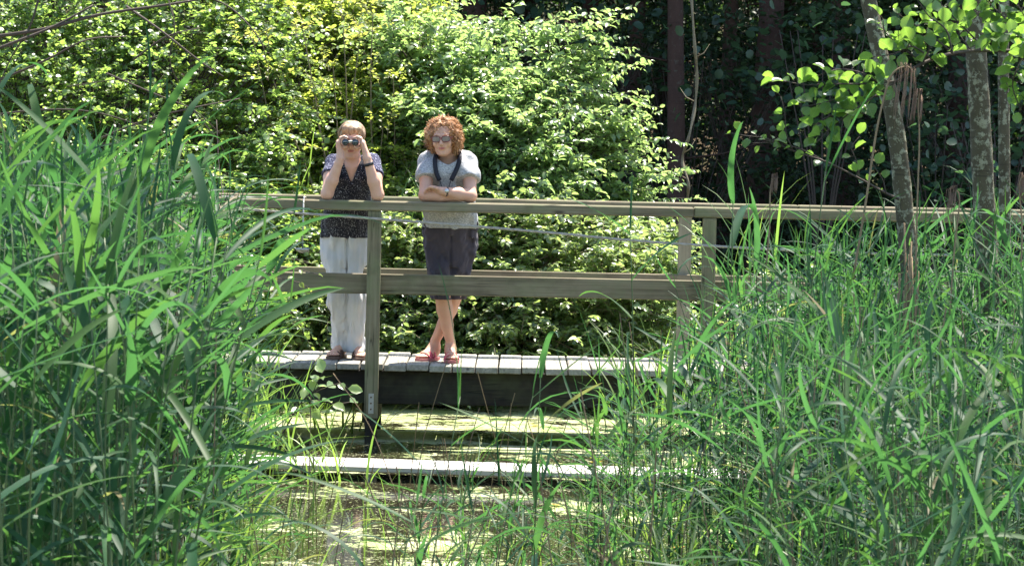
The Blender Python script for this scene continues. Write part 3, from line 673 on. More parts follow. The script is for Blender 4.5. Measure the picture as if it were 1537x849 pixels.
nb = leafy_branch(ALD2, None, [(1600, 84, AY-.2), (1540, 78, AY-.3), (1480, 76, BY+.5), (1430, 80, BY+.2), (1385, 95, BY), (1345, 122, BY), (1320, 145, BY)],
  [[(1345, 122, BY), (1300, 126, BY), (1250, 126, BY), (1205, 127, BY), (1162, 118, BY)], [(1330, 135, BY), (1300, 112, BY), (1262, 104, BY+.1), (1232, 112, BY)],
   [(1335, 130, BY), (1290, 160, BY-.1), (1250, 190, BY), (1225, 215, BY-.1)], [(1320, 145, BY), (1270, 145, BY), (1235, 155, BY), (1205, 160, BY)],
   [(1300, 170, BY), (1262, 168, BY), (1228, 185, BY+.05), (1218, 205, BY)], [(1385, 95, BY), (1360, 75, BY), (1330, 50, BY), (1325, 28, BY)], [(1430, 80, BY), (1400, 55, BY), (1370, 35, BY+.1), (1345, 20, BY)],
   [(1430, 80, BY), (1420, 45, BY), (1395, 25, BY), (1380, 5, BY)], [(1480, 76, BY+.5), (1450, 45, BY+.3), (1425, 20, BY+.3), (1400, -5, BY+.3)], [(1500, 76, BY+.5), (1485, 40, BY+.4), (1462, 15, BY+.4)],
   [(1540, 78, AY-.3), (1525, 45, BY+.4), (1500, 20, BY+.4), (1480, 0, BY+.4)], [(1540, 78, AY-.3), (1550, 50, BY+.4), (1535, 20, BY+.4), (1520, -5, BY+.4)], [(1400, 90, BY), (1370, 70, BY-.1), (1345, 80, BY-.1), (1318, 85, BY-.1)],
   [(1385, 95, BY), (1395, 70, BY), (1375, 58, BY), (1350, 52, BY)], [(1540, 80, AY-.3), (1528, 100, BY+.3), (1520, 130, BY+.3), (1532, 165, BY+.3)], [(1460, 78, BY+.4), (1440, 50, BY+.5), (1440, 20, BY+.4)],[(1560, 78, AY-.3), (1545, 60, BY), (1515, 55, BY), (1490, 60, BY)]], .012, .020, .074, 3)
nb += leafy_branch(ALD1, None, [(1352, 300, AY), (1330, 290, AY-.2), (1290, 268, AY-.4), (1240, 243, AY-.5), (1195, 228, AY-.5), (1150, 210, AY-.5)],
  [[(1180, 222, AY-.5), (1150, 208, AY-.5), (1120, 204, AY-.5), (1098, 200, AY-.5)], [(1190, 225, AY-.5), (1180, 200, AY-.5), (1178, 170, AY-.5), (1172, 145, AY-.5)], [(1290, 268, AY-.4), (1285, 240, AY-.4), (1278, 222, AY-.4), (1290, 205, AY-.4)],
   [(1240, 243, AY-.5), (1205, 225, AY-.5), (1165, 215, AY-.5), (1130, 215, AY-.5)], [(1320, 285, AY-.3), (1300, 275, AY-.3), (1285, 262, AY-.3)], [(1330, 290, AY-.3), (1325, 270, AY-.3), (1312, 250, AY-.3), (1306, 235, AY-.3)]], .007, .034, .058, 9)
# small leafy sprig over the water and by the handrail on the left
def sprig(label, ctrl, subs, y, size, seed, mat='leaf_dog'):
    e = empty('leafy_sapling', P(*ctrl[0])); tag(e, label, 'sapling'); r = np.random.default_rng(seed)
    b = Bag(); c = curve_pts([P(*q) for q in ctrl], 20); b.tube(c, np.linspace(.006, .003, len(c)), 5); arrs = [[], [], []]
    for s in subs:
        q = curve_pts([P(*x) for x in s], 10); b.tube(q, .0022, 4)
        for k in range(len(q)):
            if k % 2 and k < len(q)-1: continue
            tan = nrm(q[min(k+1, len(q)-1)]-q[max(k-1, 0)]); sd = nrm(np.cross(tan, [0, -.4, .9]))*(1 if (k//2) % 2 else -1)
            arrs[0].append(q[k]); arrs[1].append(nrm(tan*.6+sd*.8+r.normal(0, .25, 3))); arrs[2].append(nrm(np.array([0, -.55, .8])+r.normal(0, .3, 3)))
    br = link('stem', b.mesh('stem', M['twig'], off=np.array(e.location)), e); n = len(arrs[0])
    leaf_objs(e, 'oval', M[mat], (*[np.array(a) for a in arrs], size*r.uniform(.7, 1.1, n), r.uniform(0, 1, n)), 9999)
sprig('small leafy sprig hanging out over the water under the deck left of the near post', [(400, 700, -3), (430, 640, -3), (455, 600, -3), (480, 580, -3)],
      [[(455, 600, -3), (480, 585, -3), (510, 575, -3), (522, 583, -3)], [(450, 605, -3), (475, 600, -3), (500, 606, -3), (525, 603, -3)], [(470, 588, -3), (478, 570, -3), (486, 556, -3)], [(440, 620, -3), (462, 612, -3), (490, 622, -3)]], -3, .085, 4)
sprig('leafy twig reaching across the mid rail just left of the binocular watcher', [(330, 520, -1.2), (350, 450, -1.2), (375, 410, -1.2), (410, 400, -1.2)],
      [[(375, 410, -1.2), (420, 402, -1.2), (450, 405, -1.2), (478, 412, -1.2)], [(390, 405, -1.2), (420, 390, -1.2), (450, 390, -1.2), (468, 396, -1.2)], [(380, 410, -1.2), (420, 418, -1.2), (450, 424, -1.2), (462, 432, -1.2)], [(350, 450, -1.2), (380, 440, -1.2), (410, 436, -1.2)]], -1.2, .062, 5, 'leaf_yel')

# two unseen trees added beside the view so their crowns dapple the nearest reeds with shade
def shade_tree(x, y, cx, cy, cz, lab, seed):
    e = empty('shade_tree', (x, y, 0.1)); tag(e, lab, 'tree'); h = cz+1.5
    pts = curve_pts([(0, 0, -.4), (.05, .02, 1.6), ((cx-x)*.2, 0, 3.4), ((cx-x)*.45, (cy-y)*.4, h-1.2), ((cx-x)*.7, (cy-y)*.6, h)], 24); b = Bag(); b.tube(pts, np.linspace(.14, .05, len(pts)), 10); link('trunk', b.mesh('trunk', M['bark_alder']), e)
    r = np.random.default_rng(seed); cb = Bag()
    for k in range(22):
        a = k*2.4; c = np.array([cx-x, cy-y, cz])+np.array([math.cos(a)*1.9, math.sin(a)*1.9, r.uniform(-1, 1.2)])*r.uniform(.3, 1)
        q = pts[-6-(k % 8)]; b = Bag(); b.tube(curve_pts([q, (q+c)/2+[0, 0, .3], c], 10), np.linspace(.03, .006, 10), 5); link('limb', b.mesh('limb', M['bark_alder']), e)
        m = 150; cc = c+r.normal(0, .38, (m, 3))*[1, 1, .5]; scatter(cb, 'round', cc, r.normal(0, 1, (m, 3))*[1, 1, .4], np.array([0, 0, 1.])+r.normal(0, .4, (m, 3)), r.uniform(.05, .09, m), r.uniform(0, 1, m))
    o = link('crown', cb.mesh('crown', M['leaf_alder']), e); o['kind'] = 'stuff'
shade_tree(-4.4, -9.4, -1.3, -9.2, 6.0, 'unseen alder added on the left near bank to shade the closest reeds', 61)
shade_tree(5.0, -9.0, 3.4, -9.0, 6.2, 'unseen alder added on the right near bank to shade the closest reeds', 62)

# ------------------------------------------------------------------ reeds
def ribbon(L, wd, el, bend, tw, nseg=9, side_curl=0.0, vfold=.18, sag=0.0):
    """blade from the origin going +X/+Z: starts at elevation el, bends by `bend` radians along its length"""
    t = np.linspace(0, 1, nseg+1); a = el-bend*t**1.4-sag*np.clip((t-.7)/.3, 0, 1)**2; ds = L/nseg
    x = np.concatenate([[0], np.cumsum(np.cos(a[:-1])*ds)]); z = np.concatenate([[0], np.cumsum(np.sin(a[:-1])*ds)]); y = side_curl*L*t**2
    p = np.stack([x, y, z], -1); tan = nrm(np.gradient(p, axis=0)); w_ = wd*.5*np.clip(np.minimum(.45+t*4.5, 1), 0, 1)*(1-t**3.0)**.8*np.where(t > .5, 1-.35*(t-.5), 1)
    s = nrm(np.cross(tan, [0, 0, 1.0])+1e-6); n = np.cross(s, tan); ang = tw*t; s2 = s*np.cos(ang)[:, None]+n*np.sin(ang)[:, None]; n2 = np.cross(s2, tan)
    l = p-s2*w_[:, None]+n2*(w_*vfold)[:, None]; r = p+s2*w_[:, None]+n2*(w_*vfold)[:, None]; m = len(t)
    V = np.stack([l, p, r], 1).reshape(-1, 3); i = np.arange(m-1)*3
    Q = np.concatenate([np.stack([i, i+1, i+4, i+3], -1), np.stack([i+1, i+2, i+5, i+4], -1)])
    return V, Q
def rotz(V, a):
    c, s = math.cos(a), math.sin(a); return V@np.array([[c, s, 0], [-s, c, 0], [0, 0, 1.0]])
class ReedProto:
    """a reed of height 1.9 m: stem and blades as arrays; blades as (mesh, location, angle)"""
    def __init__(s, seed, H=1.9, nl=8, wide=1.0):
        r = random.Random(seed); s.H = H
        lean = r.uniform(.03, .14); la = r.uniform(0, 2*math.pi)
        zz = np.linspace(0, 1, 12); s.pts = np.stack([math.cos(la)*lean*H*zz**2, math.sin(la)*lean*H*zz**2, H*.93*zz], -1)
        s.rad = np.linspace(.0046, .0018, 12); s.bl = []
        a0 = r.uniform(0, 2*math.pi)
        for k in range(nl):
            f = .26+.72*(k/(nl-1))**.9+r.uniform(-.015, .015) if nl > 1 else .9; f = min(f, .995)
            q = np.array([np.interp(f, zz, s.pts[:, j]) for j in range(3)])
            L = r.uniform(.36, .64)*(1 if f < .85 else .8); wd = wide*r.uniform(.018, .033)*(1 if f < .9 else .8)
            el = r.uniform(.35, 1.1)+(.15 if f > .9 else 0); bend = r.choice([r.uniform(.05, .4), r.uniform(.3, .9), r.uniform(.9, 2.2)])
            V, Q = ribbon(L, wd, el, bend, r.uniform(-1.3, 1.3), 10, r.uniform(-.25, .25), r.uniform(.1, .35), r.choice([0, 0, .7]))
            s.bl.append((V, Q, q, a0+(k % 2)*math.pi+r.uniform(-.5, .5)))
        # upright spear leaf at the tip
        V, Q = ribbon(r.uniform(.14, .26), .009, 1.45, r.uniform(.1, .6), .5, 7, 0, .5); s.bl.append((V, Q, s.pts[-1], r.uniform(0, 6)))
        b = Bag(); b.tube(s.pts, s.rad, 5); s.stem = b.mesh('stem', M['stem_green'])
        s.me = [mesh('leaf', V, [Q], True, np.full(len(V), r.random()), M['reed']) for V, Q, *_ in s.bl]
        s.sV, s.sQ, s.sT = tube_arrays(s.pts, s.rad, 3, False)
PROTO = [ReedProto(100+k, wide=1.0 if k < 8 else .62) for k in range(16)]
def pick(x): return PROTO[rr.randrange(10)] if x < -.9 else PROTO[rr.randrange(8, 16)] if rr.random() < .72 else PROTO[rr.randrange(8)]
def put_reed(x, y, z0, h, rz, tilt, pr, label=None, group='green reeds standing round the pond', name='reed'):
    e = bpy.data.objects.new(name, None); COL.objects.link(e); e.location = (x, y, z0); s = h/pr.H; e.scale = (s, s, s); e.rotation_euler = (tilt[0], tilt[1], rz); e.empty_display_size = .1
    tag(e, label or 'tall green reed with long arching blades among the reeds beside the pond', 'reed', group)
    o = bpy.data.objects.new('stem', pr.stem); COL.objects.link(o); o.parent = e
    for (V, Q, q, a), me in zip(pr.bl, pr.me):
        o = bpy.data.objects.new('leaf', me); COL.objects.link(o); o.parent = e; o.location = q; o.rotation_euler = (random.gauss(0, .12), random.gauss(0, .16), a+random.gauss(0, .45)); k = random.uniform(.85, 1.12)/max(s, .5)**.35; o.scale = (k, k, k)
    return e
def ytop(px, d=15):
    v = float(np.interp(px, [-80, 0, 60, 130, 200, 250, 285, 315, 350, 390, 450, 520, 600, 700, 800, 880, 930, 960, 1000, 1040, 1090, 1140, 1250, 1400, 1537, 1620],
                           [205, 205, 212, 220, 228, 250, 300, 400, 560, 680, 740, 740, 720, 680, 640, 600, 540, 520, 520, 500, 430, 360, 335, 325, 310, 305]))
    if px > 1090 and d < 15.5: v += 110*min(1, (15.5-d)/2)     # the front of the right bed is lower: trunks and rails show over it
    if d < 16.3 and (1325 < px < 1405 or 1440 < px < 1530): v += 70
    return v
def dens(px):
    return float(np.interp(px, [-80, 230, 300, 350, 400, 520, 600, 700, 800, 900, 960, 1000, 1060, 1120, 1190, 1280, 1620], [1, .9, .34, .14, .10, .10, .12, .15, .18, .20, .22, .16, .15, .24, .42, .52, .56]))
rr = random.Random(11)
def sample_reed(dmin, dmax, wl=None):
    while True:
        px = rr.uniform(-80, 1620)
        if rr.random() > dens(px): continue
        d = math.sqrt(rr.uniform(dmin**2, dmax**2)) if wl is None else rr.uniform(dmin, dmax)
        # open water between the banks: no reeds far out in the middle
        if 430 < px < 900 and d > 16.5 and rr.random() < .8: continue
        if 300 < px <= 430 and d > 17.5: continue
        if 235 < px < 1150 and d < 12.5: continue
        x = (px-768)*d/F_PX; y = CAM[1]+d
        zt = P(px, ytop(px, d), y)[2]
        u = rr.random(); zt -= (abs(rr.gauss(0, .30)) if u < .95 else -rr.uniform(0, .12))
        return px, x, y, zt
rec = []
for k in range(1850):
    px, x, y, zt = sample_reed(9.0 if k % 3 else 12, 20)
    rec.append((px, x, y, zt))
rec.sort(key=lambda q: q[2])
z0f = lambda x, y: min(-.05, float(ground_z(np.array([x]), np.array([y]))[0]))
special = 0; used = 0; rest = []
# nearest first; reeds whose top never enters the frame are left out
for (px, x, y, zt) in rec:
    ztop = P(px, 849, y)[2]
    if zt < ztop+.15: continue
    z0 = z0f(x, y); h = zt-z0
    if h < .5: continue
    rest.append((x, y, z0, h))
NT_ = 285; step = rest[:NT_]
for (x, y, z0, h) in step:
    side = 'left' if x < -1.0 else 'right' if x > .6 else 'mid'
    lab = {'left': 'tall green reed with arching blades in the bed on the left bank', 'right': 'tall green reed with arching blades in the bed on the right bank', 'mid': 'shorter green reed standing in the water between the two reed beds'}[side]
    grp = {'left': 'reeds on the left bank', 'right': 'reeds on the right bank', 'mid': 'reeds in the water between the beds'}[side]
    put_reed(x, y, z0, h, rr.uniform(0, 6.28), (rr.gauss(0, .05), rr.gauss(.02, .06)), pick(x), lab, grp)
bag = Bag()
for (x, y, z0, h) in rest[NT_:]:
    pr = pick(x); s = h/pr.H; rz = rr.uniform(0, 6.28); tx, ty = rr.gauss(0, .06), rr.gauss(.02, .06)
    R = np.array(Euler((tx, ty, rz)).to_matrix()).T*s; o = np.array([x, y, z0]); t0 = rr.random()
    for V, Q, q, a in pr.bl:
        bag.add((rotz(V*(rr.uniform(.8, 1.15)/max(s, .5)**.35), a+rr.gauss(0, .5))+q)@R+o, Q, None, (t0+rr.gauss(0, .12)) % 1)
    bag.add(pr.sV@R+o, pr.sQ, None, .1)
o = link('reed_bed', bag.mesh('reed_bed', M['reed'])); tag(o, 'dense reed bed behind the nearer reeds on both sides of the pond', 'reeds', kind='stuff')
# a dozen reeds one can point to
marks = [((958, 849), 335, 14.5, 'lone tall reed with narrow upright blades before the right end of the mid rail'), ((815, 849), 560, 12.0, 'reed rising from the water below the bridge beam, right of the women'),
  ((730, 849), 600, 11.5, 'slender reed with drooping blades in front of the pale low boardwalk centre'), ((620, 849), 600, 10.5, 'reed with dark stem and crossing blades left of centre over the water'), ((535, 900), 770, 8.5, 'close bright blade tips pointing up at the bottom edge left of centre'),
  ((690, 900), 780, 8.8, 'close reed leaning right at the bottom centre'), ((1188, 849), 235, 14, 'reed tip standing highest in front of the dark wood right of the far post'), ((112, 849), 90, 11.5, 'tallest reed at the left with one broad blade bent far right'),
  ((195, 849), 115, 12.5, 'second tall reed at the left whose blades stand nearly upright'), ((300, 849), 185, 13, 'tall reed against the round-leaved shrub left of the bridge end'), ((20, 849), 430, 8.5, 'close broad-bladed reed at the left edge'), ((1090, 849), 280, 14.5, 'tall reed with a pale arching blade beside the near right post'),
  ((1490, 900), 650, 8.5, 'close broad blade rising at the bottom right corner')]
for i, ((px, _), yt, d, lab) in enumerate(marks):
    y = CAM[1]+d; zt = P(px, yt, y)[2]; x = (px-768)*d/F_PX; z0 = z0f(x, y); put_reed(x, y, z0, zt-z0+.12, 1.0+i*1.7, (0, .03), PROTO[(i*5) % 16], lab, '')

# fine sedge and grass between the reeds, joined: nobody could count it
bag = Bag()
SED = [ribbon(L, wd, el, bd, .6, 5, sc_, .3) for L, wd, el, bd, sc_ in [(.5, .007, 1.3, .8, .1), (.7, .008, 1.4, 1.2, -.1), (.9, .009, 1.35, 1.5, .1), (.6, .006, 1.5, .5, 0), (.8, .007, 1.45, 1.9, -.15), (.45, .010, 1.2, 1.1, .1)]]
for k in range(2600):
    while True:
        px = rr.uniform(-60, 1600); dn = dens(px)
        if rr.random() < dn*(.6 if px > 900 else 1): break
    d = rr.uniform(11, 20.0)
    if 410 < px < 950 and d > 17 and rr.random() < .8: continue
    x = (px-768)*d/F_PX; y = CAM[1]+d; s = rr.uniform(.8, 1.6)*(.55 if 400 < px < 950 else 1)
    V, Q = SED[rr.randrange(6)]; o = np.array([x+rr.gauss(0, .03), y, -.08])
    bag.add(rotz(V*s, rr.uniform(0, 6.28))+o, Q, None, rr.random())
o = link('sedge', bag.mesh('sedge', M['sedge'])); tag(o, 'fine sedge and grass growing between the reeds', 'sedge', kind='stuff')
# fern-bright grass tufts behind the women and round the bridge ends
bag = Bag()
for px, py, y, n in [(640, 300, 3.1, 7), (478, 235, 3.4, 5), (395, 560, -.6, 30), (350, 600, -1.2, 30), (470, 660, -2.6, 26), (520, 640, .9, 20), (440, 640, 1.6, 20), (1120, 330, -2, 12), (1000, 560, -.8, 30), (1100, 560, -1.0, 30)]:
    q = P(px, py, y)
    for k in range(n):
        L = rr.uniform(.4, .9); V, Q = ribbon(L, rr.uniform(.008, .02), rr.uniform(1.1, 1.5), rr.uniform(.2, 1.2), .4, 6, 0, .3); bag.add(rotz(V, rr.uniform(0, 6.28))+q+np.array([rr.gauss(0, .12), rr.gauss(0, .12), -.35]), Q, None, rr.random())
o = link('waterside_grass', bag.mesh('waterside_grass', M['sedge'])); tag(o, 'bright tufts of grass at the water edge round the bridge', 'grass', kind='stuff')

# last year's reeds: brown stalks with drooping plumes
def dead_reed(ctrl, plume, label, seed, r=.0045):
    rg = np.random.default_rng(seed); pts = curve_pts([P(*q) for q in ctrl], 24); base = pts[0].copy(); e = empty('dead_reed', base); tag(e, label, 'dead reed')
    b = Bag(); b.tube(pts, np.linspace(r, r*.6, len(pts)), 6); link('stem', b.mesh('stem', M['stem_dead'], off=base), e)
    if plume:
        b = Bag(); L = plume
        for k in range(24):
            t = rg.uniform(0, 1); s = pts[-1]+(pts[-1]-pts[-3])*.0; i = len(pts)-1-int(t*5); p = pts[i]; a = rg.uniform(0, 6.28); l = L*rg.uniform(.5, 1)
            d = np.array([math.cos(a)*.16-.08, math.sin(a)*.14, 0]); q = np.array([p, p+d*l*.6+[0, 0, .02], p+d*l*.9+[-.0*l, 0, -l*.35], p+d*l+[-.03*l, 0, -l*.75], p+d*l*.9+[-.06*l, 0, -l]])
            b.tube(q, [.0008, .0010, .0013, .0015, .0006], 3)
        link('plume', b.mesh('plume', M['plume'], off=base), e)
DY = -7.5
dead_reed([(1280, 420, DY), (1300, 300, DY), (1315, 200, DY), (1330, 135, DY), (1342, 108, DY), (1362, 100, DY), (1372, 110, DY)], .26, 'brown dead reed with a big drooping plume in front of the leaning alder', 1, .006)
dead_reed([(1374, 420, DY), (1377, 300, DY), (1380, 210, DY), (1378, 160, DY), (1380, 142, DY), (1382, 140, DY)], .15, 'brown dead reed with a short upright plume right of the leaning alder', 2)
dead_reed([(1150, 400, DY), (1155, 340, DY), (1156, 290, DY), (1160, 270, DY), (1168, 266, DY)], .08, 'thin dead reed with a small hooked head above the handrail', 3)
dead_reed([(1532, 420, DY), (1534, 340, DY), (1530, 285, DY), (1534, 266, DY), (1540, 272, DY)], .10, 'dead reed with a small brown plume at the right edge', 4)
dead_reed([(1425, 480, DY), (1432, 380, DY), (1440, 305, DY), (1436, 286, DY), (1426, 290, DY)], .12, 'dead reed with a bent brown plume between the leaning and the thick alder', 5)
dead_reed([(640, 900, DY-2), (600, 760, DY-2), (555, 640, DY-2), (500, 560, DY-2)], 0, 'leaning bare brown reed stalk over the water left of the near post', 6, .003)
e = empty('dead_stalk_clump', P(1366, 849, -7.2)); tag(e, 'upright clump of dry brown reed stalks below the leaning alder', 'dry stalks')
for k in range(16):
    dx = rr.gauss(0, 9); t = rr.uniform(330, 470); b = Bag(); pts = curve_pts([P(1362+dx, 900, -7.2+rr.gauss(0, .05)), P(1364+dx*.9, 700, -7.2), P(1366+dx*.8+rr.gauss(0, 3), 560, -7.2), P(1366+dx*1.2, t, -7.2)], 12)
    b.tube(pts, .0048, 5); link('stalk', b.mesh('stalk', M['stem_dead'], off=np.array(e.location)), e)
# dead thin stalks through the whole bed
bag = Bag()
for k in range(420):
    while True:
        px = rr.uniform(-60, 1600)
        if rr.random() < dens(px): break
    d = rr.uniform(11, 19); x = (px-768)*d/F_PX; y = CAM[1]+d; h = rr.uniform(.6, 1.5)*(.6 if 400 < px < 950 else 1); l = rr.gauss(0, .12)
    bag.tube([(x, y, -.1), (x+l*.4, y, h*.5), (x+l, y+rr.gauss(0, .05), h)], .0028, 3, cap=False)
o = link('old_stalks', bag.mesh('old_stalks', M['stem_dead'])); tag(o, 'thin dry stalks scattered through the reed bed', 'dry stalks', kind='stuff')
# a few yellow leaves floating or caught in the blades
ym = leaf_mat('leaf_yellow', [(.45, .30, .03), (.5, .36, .05)], (.6, .45, .05), .5, .3)
for i, (px, py, y) in enumerate([(803, 640, 1.5), (690, 660, .9), (1010, 822, -3.9), (830, 760, -4.5), (905, 690, -1.1)]):
    q = P(px, py, y); dz = CAM[2]; d_ = q-CAM; q = CAM+d_*(-CAM[2]/d_[2]); q[2] = .006
    V, Q, T = LEAF['oval']; o = link('fallen_leaf', mesh('fallen_leaf', V*[.09, .09, .03], [Q, T], True, np.zeros(len(V)), ym)); o.location = q; o.rotation_euler = (.1, .1, i*1.9)
    tag(o, 'yellow fallen leaf floating on the duckweed', 'leaf', 'fallen yellow leaves on the water')

# ------------------------------------------------------------------ bodies: smooth distance fields turned into one continuous surface
class Field:
    def __init__(s, lo, hi, h):
        s.h = h; s.lo = np.array(lo, float); s.n = (np.ceil((np.array(hi)-s.lo)/h)+1).astype(int); s.F = np.full(s.n, .08, np.float32)
    def block(s, lo, hi, pad=.05):
        a = np.clip(np.floor((np.array(lo)-pad-s.lo)/s.h).astype(int), 0, s.n-1); b = np.clip(np.ceil((np.array(hi)+pad-s.lo)/s.h).astype(int)+1, 1, s.n)
        sl = tuple(slice(x, y) for x, y in zip(a, b)); g = np.meshgrid(*[s.lo[k]+np.arange(a[k], b[k])*s.h for k in range(3)], indexing='ij', sparse=True)
        return sl, g
    def put(s, sl, d, k, sub=False):
        A = s.F[sl]; d = d.astype(np.float32)
        if sub:
            h = np.clip(.5-.5*(A+d)/k, 0, 1); s.F[sl] = A+(-d-A)*h+k*h*(1-h)
        else:
            h = np.clip(.5+.5*(A-d)/k, 0, 1); s.F[sl] = A+(d-A)*h-k*h*(1-h)
    def cone(s, a, b, r1, r2, k=.02, sub=False):
        a = np.array(a, float); b = np.array(b, float); R = max(r1, r2); sl, (X, Y, Z) = s.block(np.minimum(a, b)-R, np.maximum(a, b)+R)
        ab = b-a; L2 = max(ab@ab, 1e-9); t = np.clip(((X-a[0])*ab[0]+(Y-a[1])*ab[1]+(Z-a[2])*ab[2])/L2, 0, 1)
        d = np.sqrt((X-a[0]-t*ab[0])**2+(Y-a[1]-t*ab[1])**2+(Z-a[2]-t*ab[2])**2)-(r1+(r2-r1)*t); s.put(sl, d, k, sub)
    def chain(s, pts, rad, k=.02, sub=False):
        for i in range(len(pts)-1): s.cone(pts[i], pts[i+1], rad[i], rad[i+1], k, sub)
    def ell(s, c, r, k=.02, R=None, sub=False):
        c = np.array(c, float); r = np.array(r, float); m = r.max(); sl, (X, Y, Z) = s.block(c-m, c+m)
        x, y, z = X-c[0], Y-c[1], Z-c[2]
        if R is not None: R = np.array(R); x, y, z = [R[0, i]*x+R[1, i]*y+R[2, i]*z for i in range(3)]
        q = np.sqrt((x/r[0])**2+(y/r[1])**2+(z/r[2])**2); q2 = np.sqrt((x/r[0]**2)**2+(y/r[1]**2)**2+(z/r[2]**2)**2)
        s.put(sl, np.where(q2 > 1e-6, q*(q-1)/np.maximum(q2, 1e-6), -r.min()), k, sub)
    def loft(s, secs, k=.02, T=None, ex=2.0, sub=False):
        """secs: rows (z, cx, cy, rx, ry) in a local frame; T = (origin, R) places the frame"""
        q = np.array(sorted(secs), float); O = np.zeros(3) if T is None else np.array(T[0], float); R = np.eye(3) if T is None else np.array(T[1])
        m = max(q[:, 3].max(), q[:, 4].max()); P8 = np.array([[x, y, z] for x in (q[:, 1].min()-m, q[:, 1].max()+m) for y in (q[:, 2].min()-m, q[:, 2].max()+m) for z in (q[0, 0], q[-1, 0])])@R.T+O
        sl, (X, Y, Z) = s.block(P8.min(0), P8.max(0)); X, Y, Z = X-O[0], Y-O[1], Z-O[2]
        x, y, z = [R[0, i]*X+R[1, i]*Y+R[2, i]*Z for i in range(3)]
        zc = np.clip(z, q[0, 0], q[-1, 0]); f = lambda j: np.interp(zc, q[:, 0], q[:, j])
        rx, ry = f(3), f(4); e = ((np.abs(x-f(1))/rx)**ex+(np.abs(y-f(2))/ry)**ex)**(1/ex)
        d = (e-1)*np.minimum(rx, ry)*.97; dz = np.abs(z-zc); d = np.where(dz > 0, np.sqrt(np.maximum(d, 0)**2+dz**2)+np.minimum(d, 0)*0+np.where(d < 0, 0, 0), d)
        s.put(sl, d, k, sub)
    def noise(s, amp, scale, seed=0, band=.03, mask=None):
        idx = np.argwhere(np.abs(s.F) < band); p = s.lo+idx*s.h; n = vnoise(p/np.array(scale), seed)-.5
        if mask is not None: n = n*mask(p)
        s.F[tuple(idx.T)] += (n*2*amp).astype(np.float32)
    def surface(s):
        F = s.F; h = s.h; ins = F < 0
        c = np.zeros(tuple(s.n-1), np.uint8)
        for dx in (0, 1):
            for dy in (0, 1):
                for dz in (0, 1): c += ins[dx:s.n[0]-1+dx, dy:s.n[1]-1+dy, dz:s.n[2]-1+dz]
        act = (c > 0) & (c < 8); I = np.argwhere(act); vid = np.full(act.shape, -1, np.int64); vid[act] = np.arange(len(I))
        off = [(a, b, e) for a in (0, 1) for b in (0, 1) for e in (0, 1)]; val = {o: F[tuple((I+o).T)] for o in off}
        acc = np.zeros((len(I), 3)); cnt = np.zeros(len(I))
        for o in off:
            for ax in range(3):
                if o[ax] == 0:
                    o2 = list(o); o2[ax] = 1; o2 = tuple(o2); a, b = val[o], val[o2]; m = (a < 0) != (b < 0); t = np.where(m, a/np.where(a == b, 1, a-b), 0)
                    p = np.array(o, float)[None]+np.eye(3)[ax][None]*t[:, None]; acc += p*m[:, None]; cnt += m
        V = s.lo+(I+acc/cnt[:, None])*h; Qs = []
        for ax in range(3):
            sa = [slice(1, s.n[i]-1) for i in range(3)]; sa[ax] = slice(0, s.n[ax]-1); sb = list(sa); sb[ax] = slice(1, s.n[ax])
            a = ins[tuple(sa)]; b = ins[tuple(sb)]; u, v = (ax+1) % 3, (ax+2) % 3
            for flip, m in ((False, a & ~b), (True, ~a & b)):
                e = np.argwhere(m); e += np.array([1 if i != ax else 0 for i in range(3)])
                eu = np.eye(3, dtype=int)[u]; ev = np.eye(3, dtype=int)[v]; q = [vid[tuple((e+d).T)] for d in (-eu-ev, -ev, 0*eu, -eu)]
                Qs.append(np.stack(q[::-1] if flip else q, -1))
        return V, np.vstack(Qs)
    def mesh(s, name, mat, off): V, Q = s.surface(); return mesh(name, V-np.asarray(off), [Q], True, mat=mat)
def rot(rx=0, ry=0, rz=0): return np.array(Euler((math.radians(rx), math.radians(ry), math.radians(rz))).to_matrix())

HEAD = [(-.118, 0, -.050, .024, .022), (-.108, 0, -.046, .040, .038), (-.09, 0, -.036, .052, .053), (-.06, 0, -.022, .061, .069), (-.03, 0, -.010, .065, .082), (0, 0, 0, .071, .092), (.035, 0, .006, .075, .097), (.065, 0, .008, .070, .090), (.09, 0, .008, .052, .068), (.105, 0, .008, .028, .036), (.111, 0, .008, .008, .01)]
def head(f, O, R):
    L = lambda *p: np.array(O)+R@np.array(p)
    f.loft(HEAD, .015, (O, R), 2.15)
    f.chain([L(0, -.088, .022), L(0, -.100, -.005), L(0, -.113, -.028)], [.008, .009, .012], .010)
    for s_ in (-1, 1):
        f.cone(L(s_*.010, -.103, -.030), L(s_*.014, -.097, -.031), .007, .006, .006)
        f.ell(L(s_*.031, -.098, .008), (.017, .012, .010), .012, R, True)
        f.ell(L(s_*.031, -.080, .006), (.013, .012, .012), .006, R)
        f.cone(L(s_*.014, -.094, .026), L(s_*.046, -.082, .026), .007, .006, .012)
        f.ell(L(s_*.042, -.072, -.03), (.020, .018, .022), .02, R)
        f.ell(L(s_*.074, .012, -.008), (.008, .018, .030), .008, R)
    f.ell(L(0, -.088, -.052), (.024, .014, .016), .015, R)
    f.ell(L(0, -.080, -.098), (.020, .016, .014), .018, R)
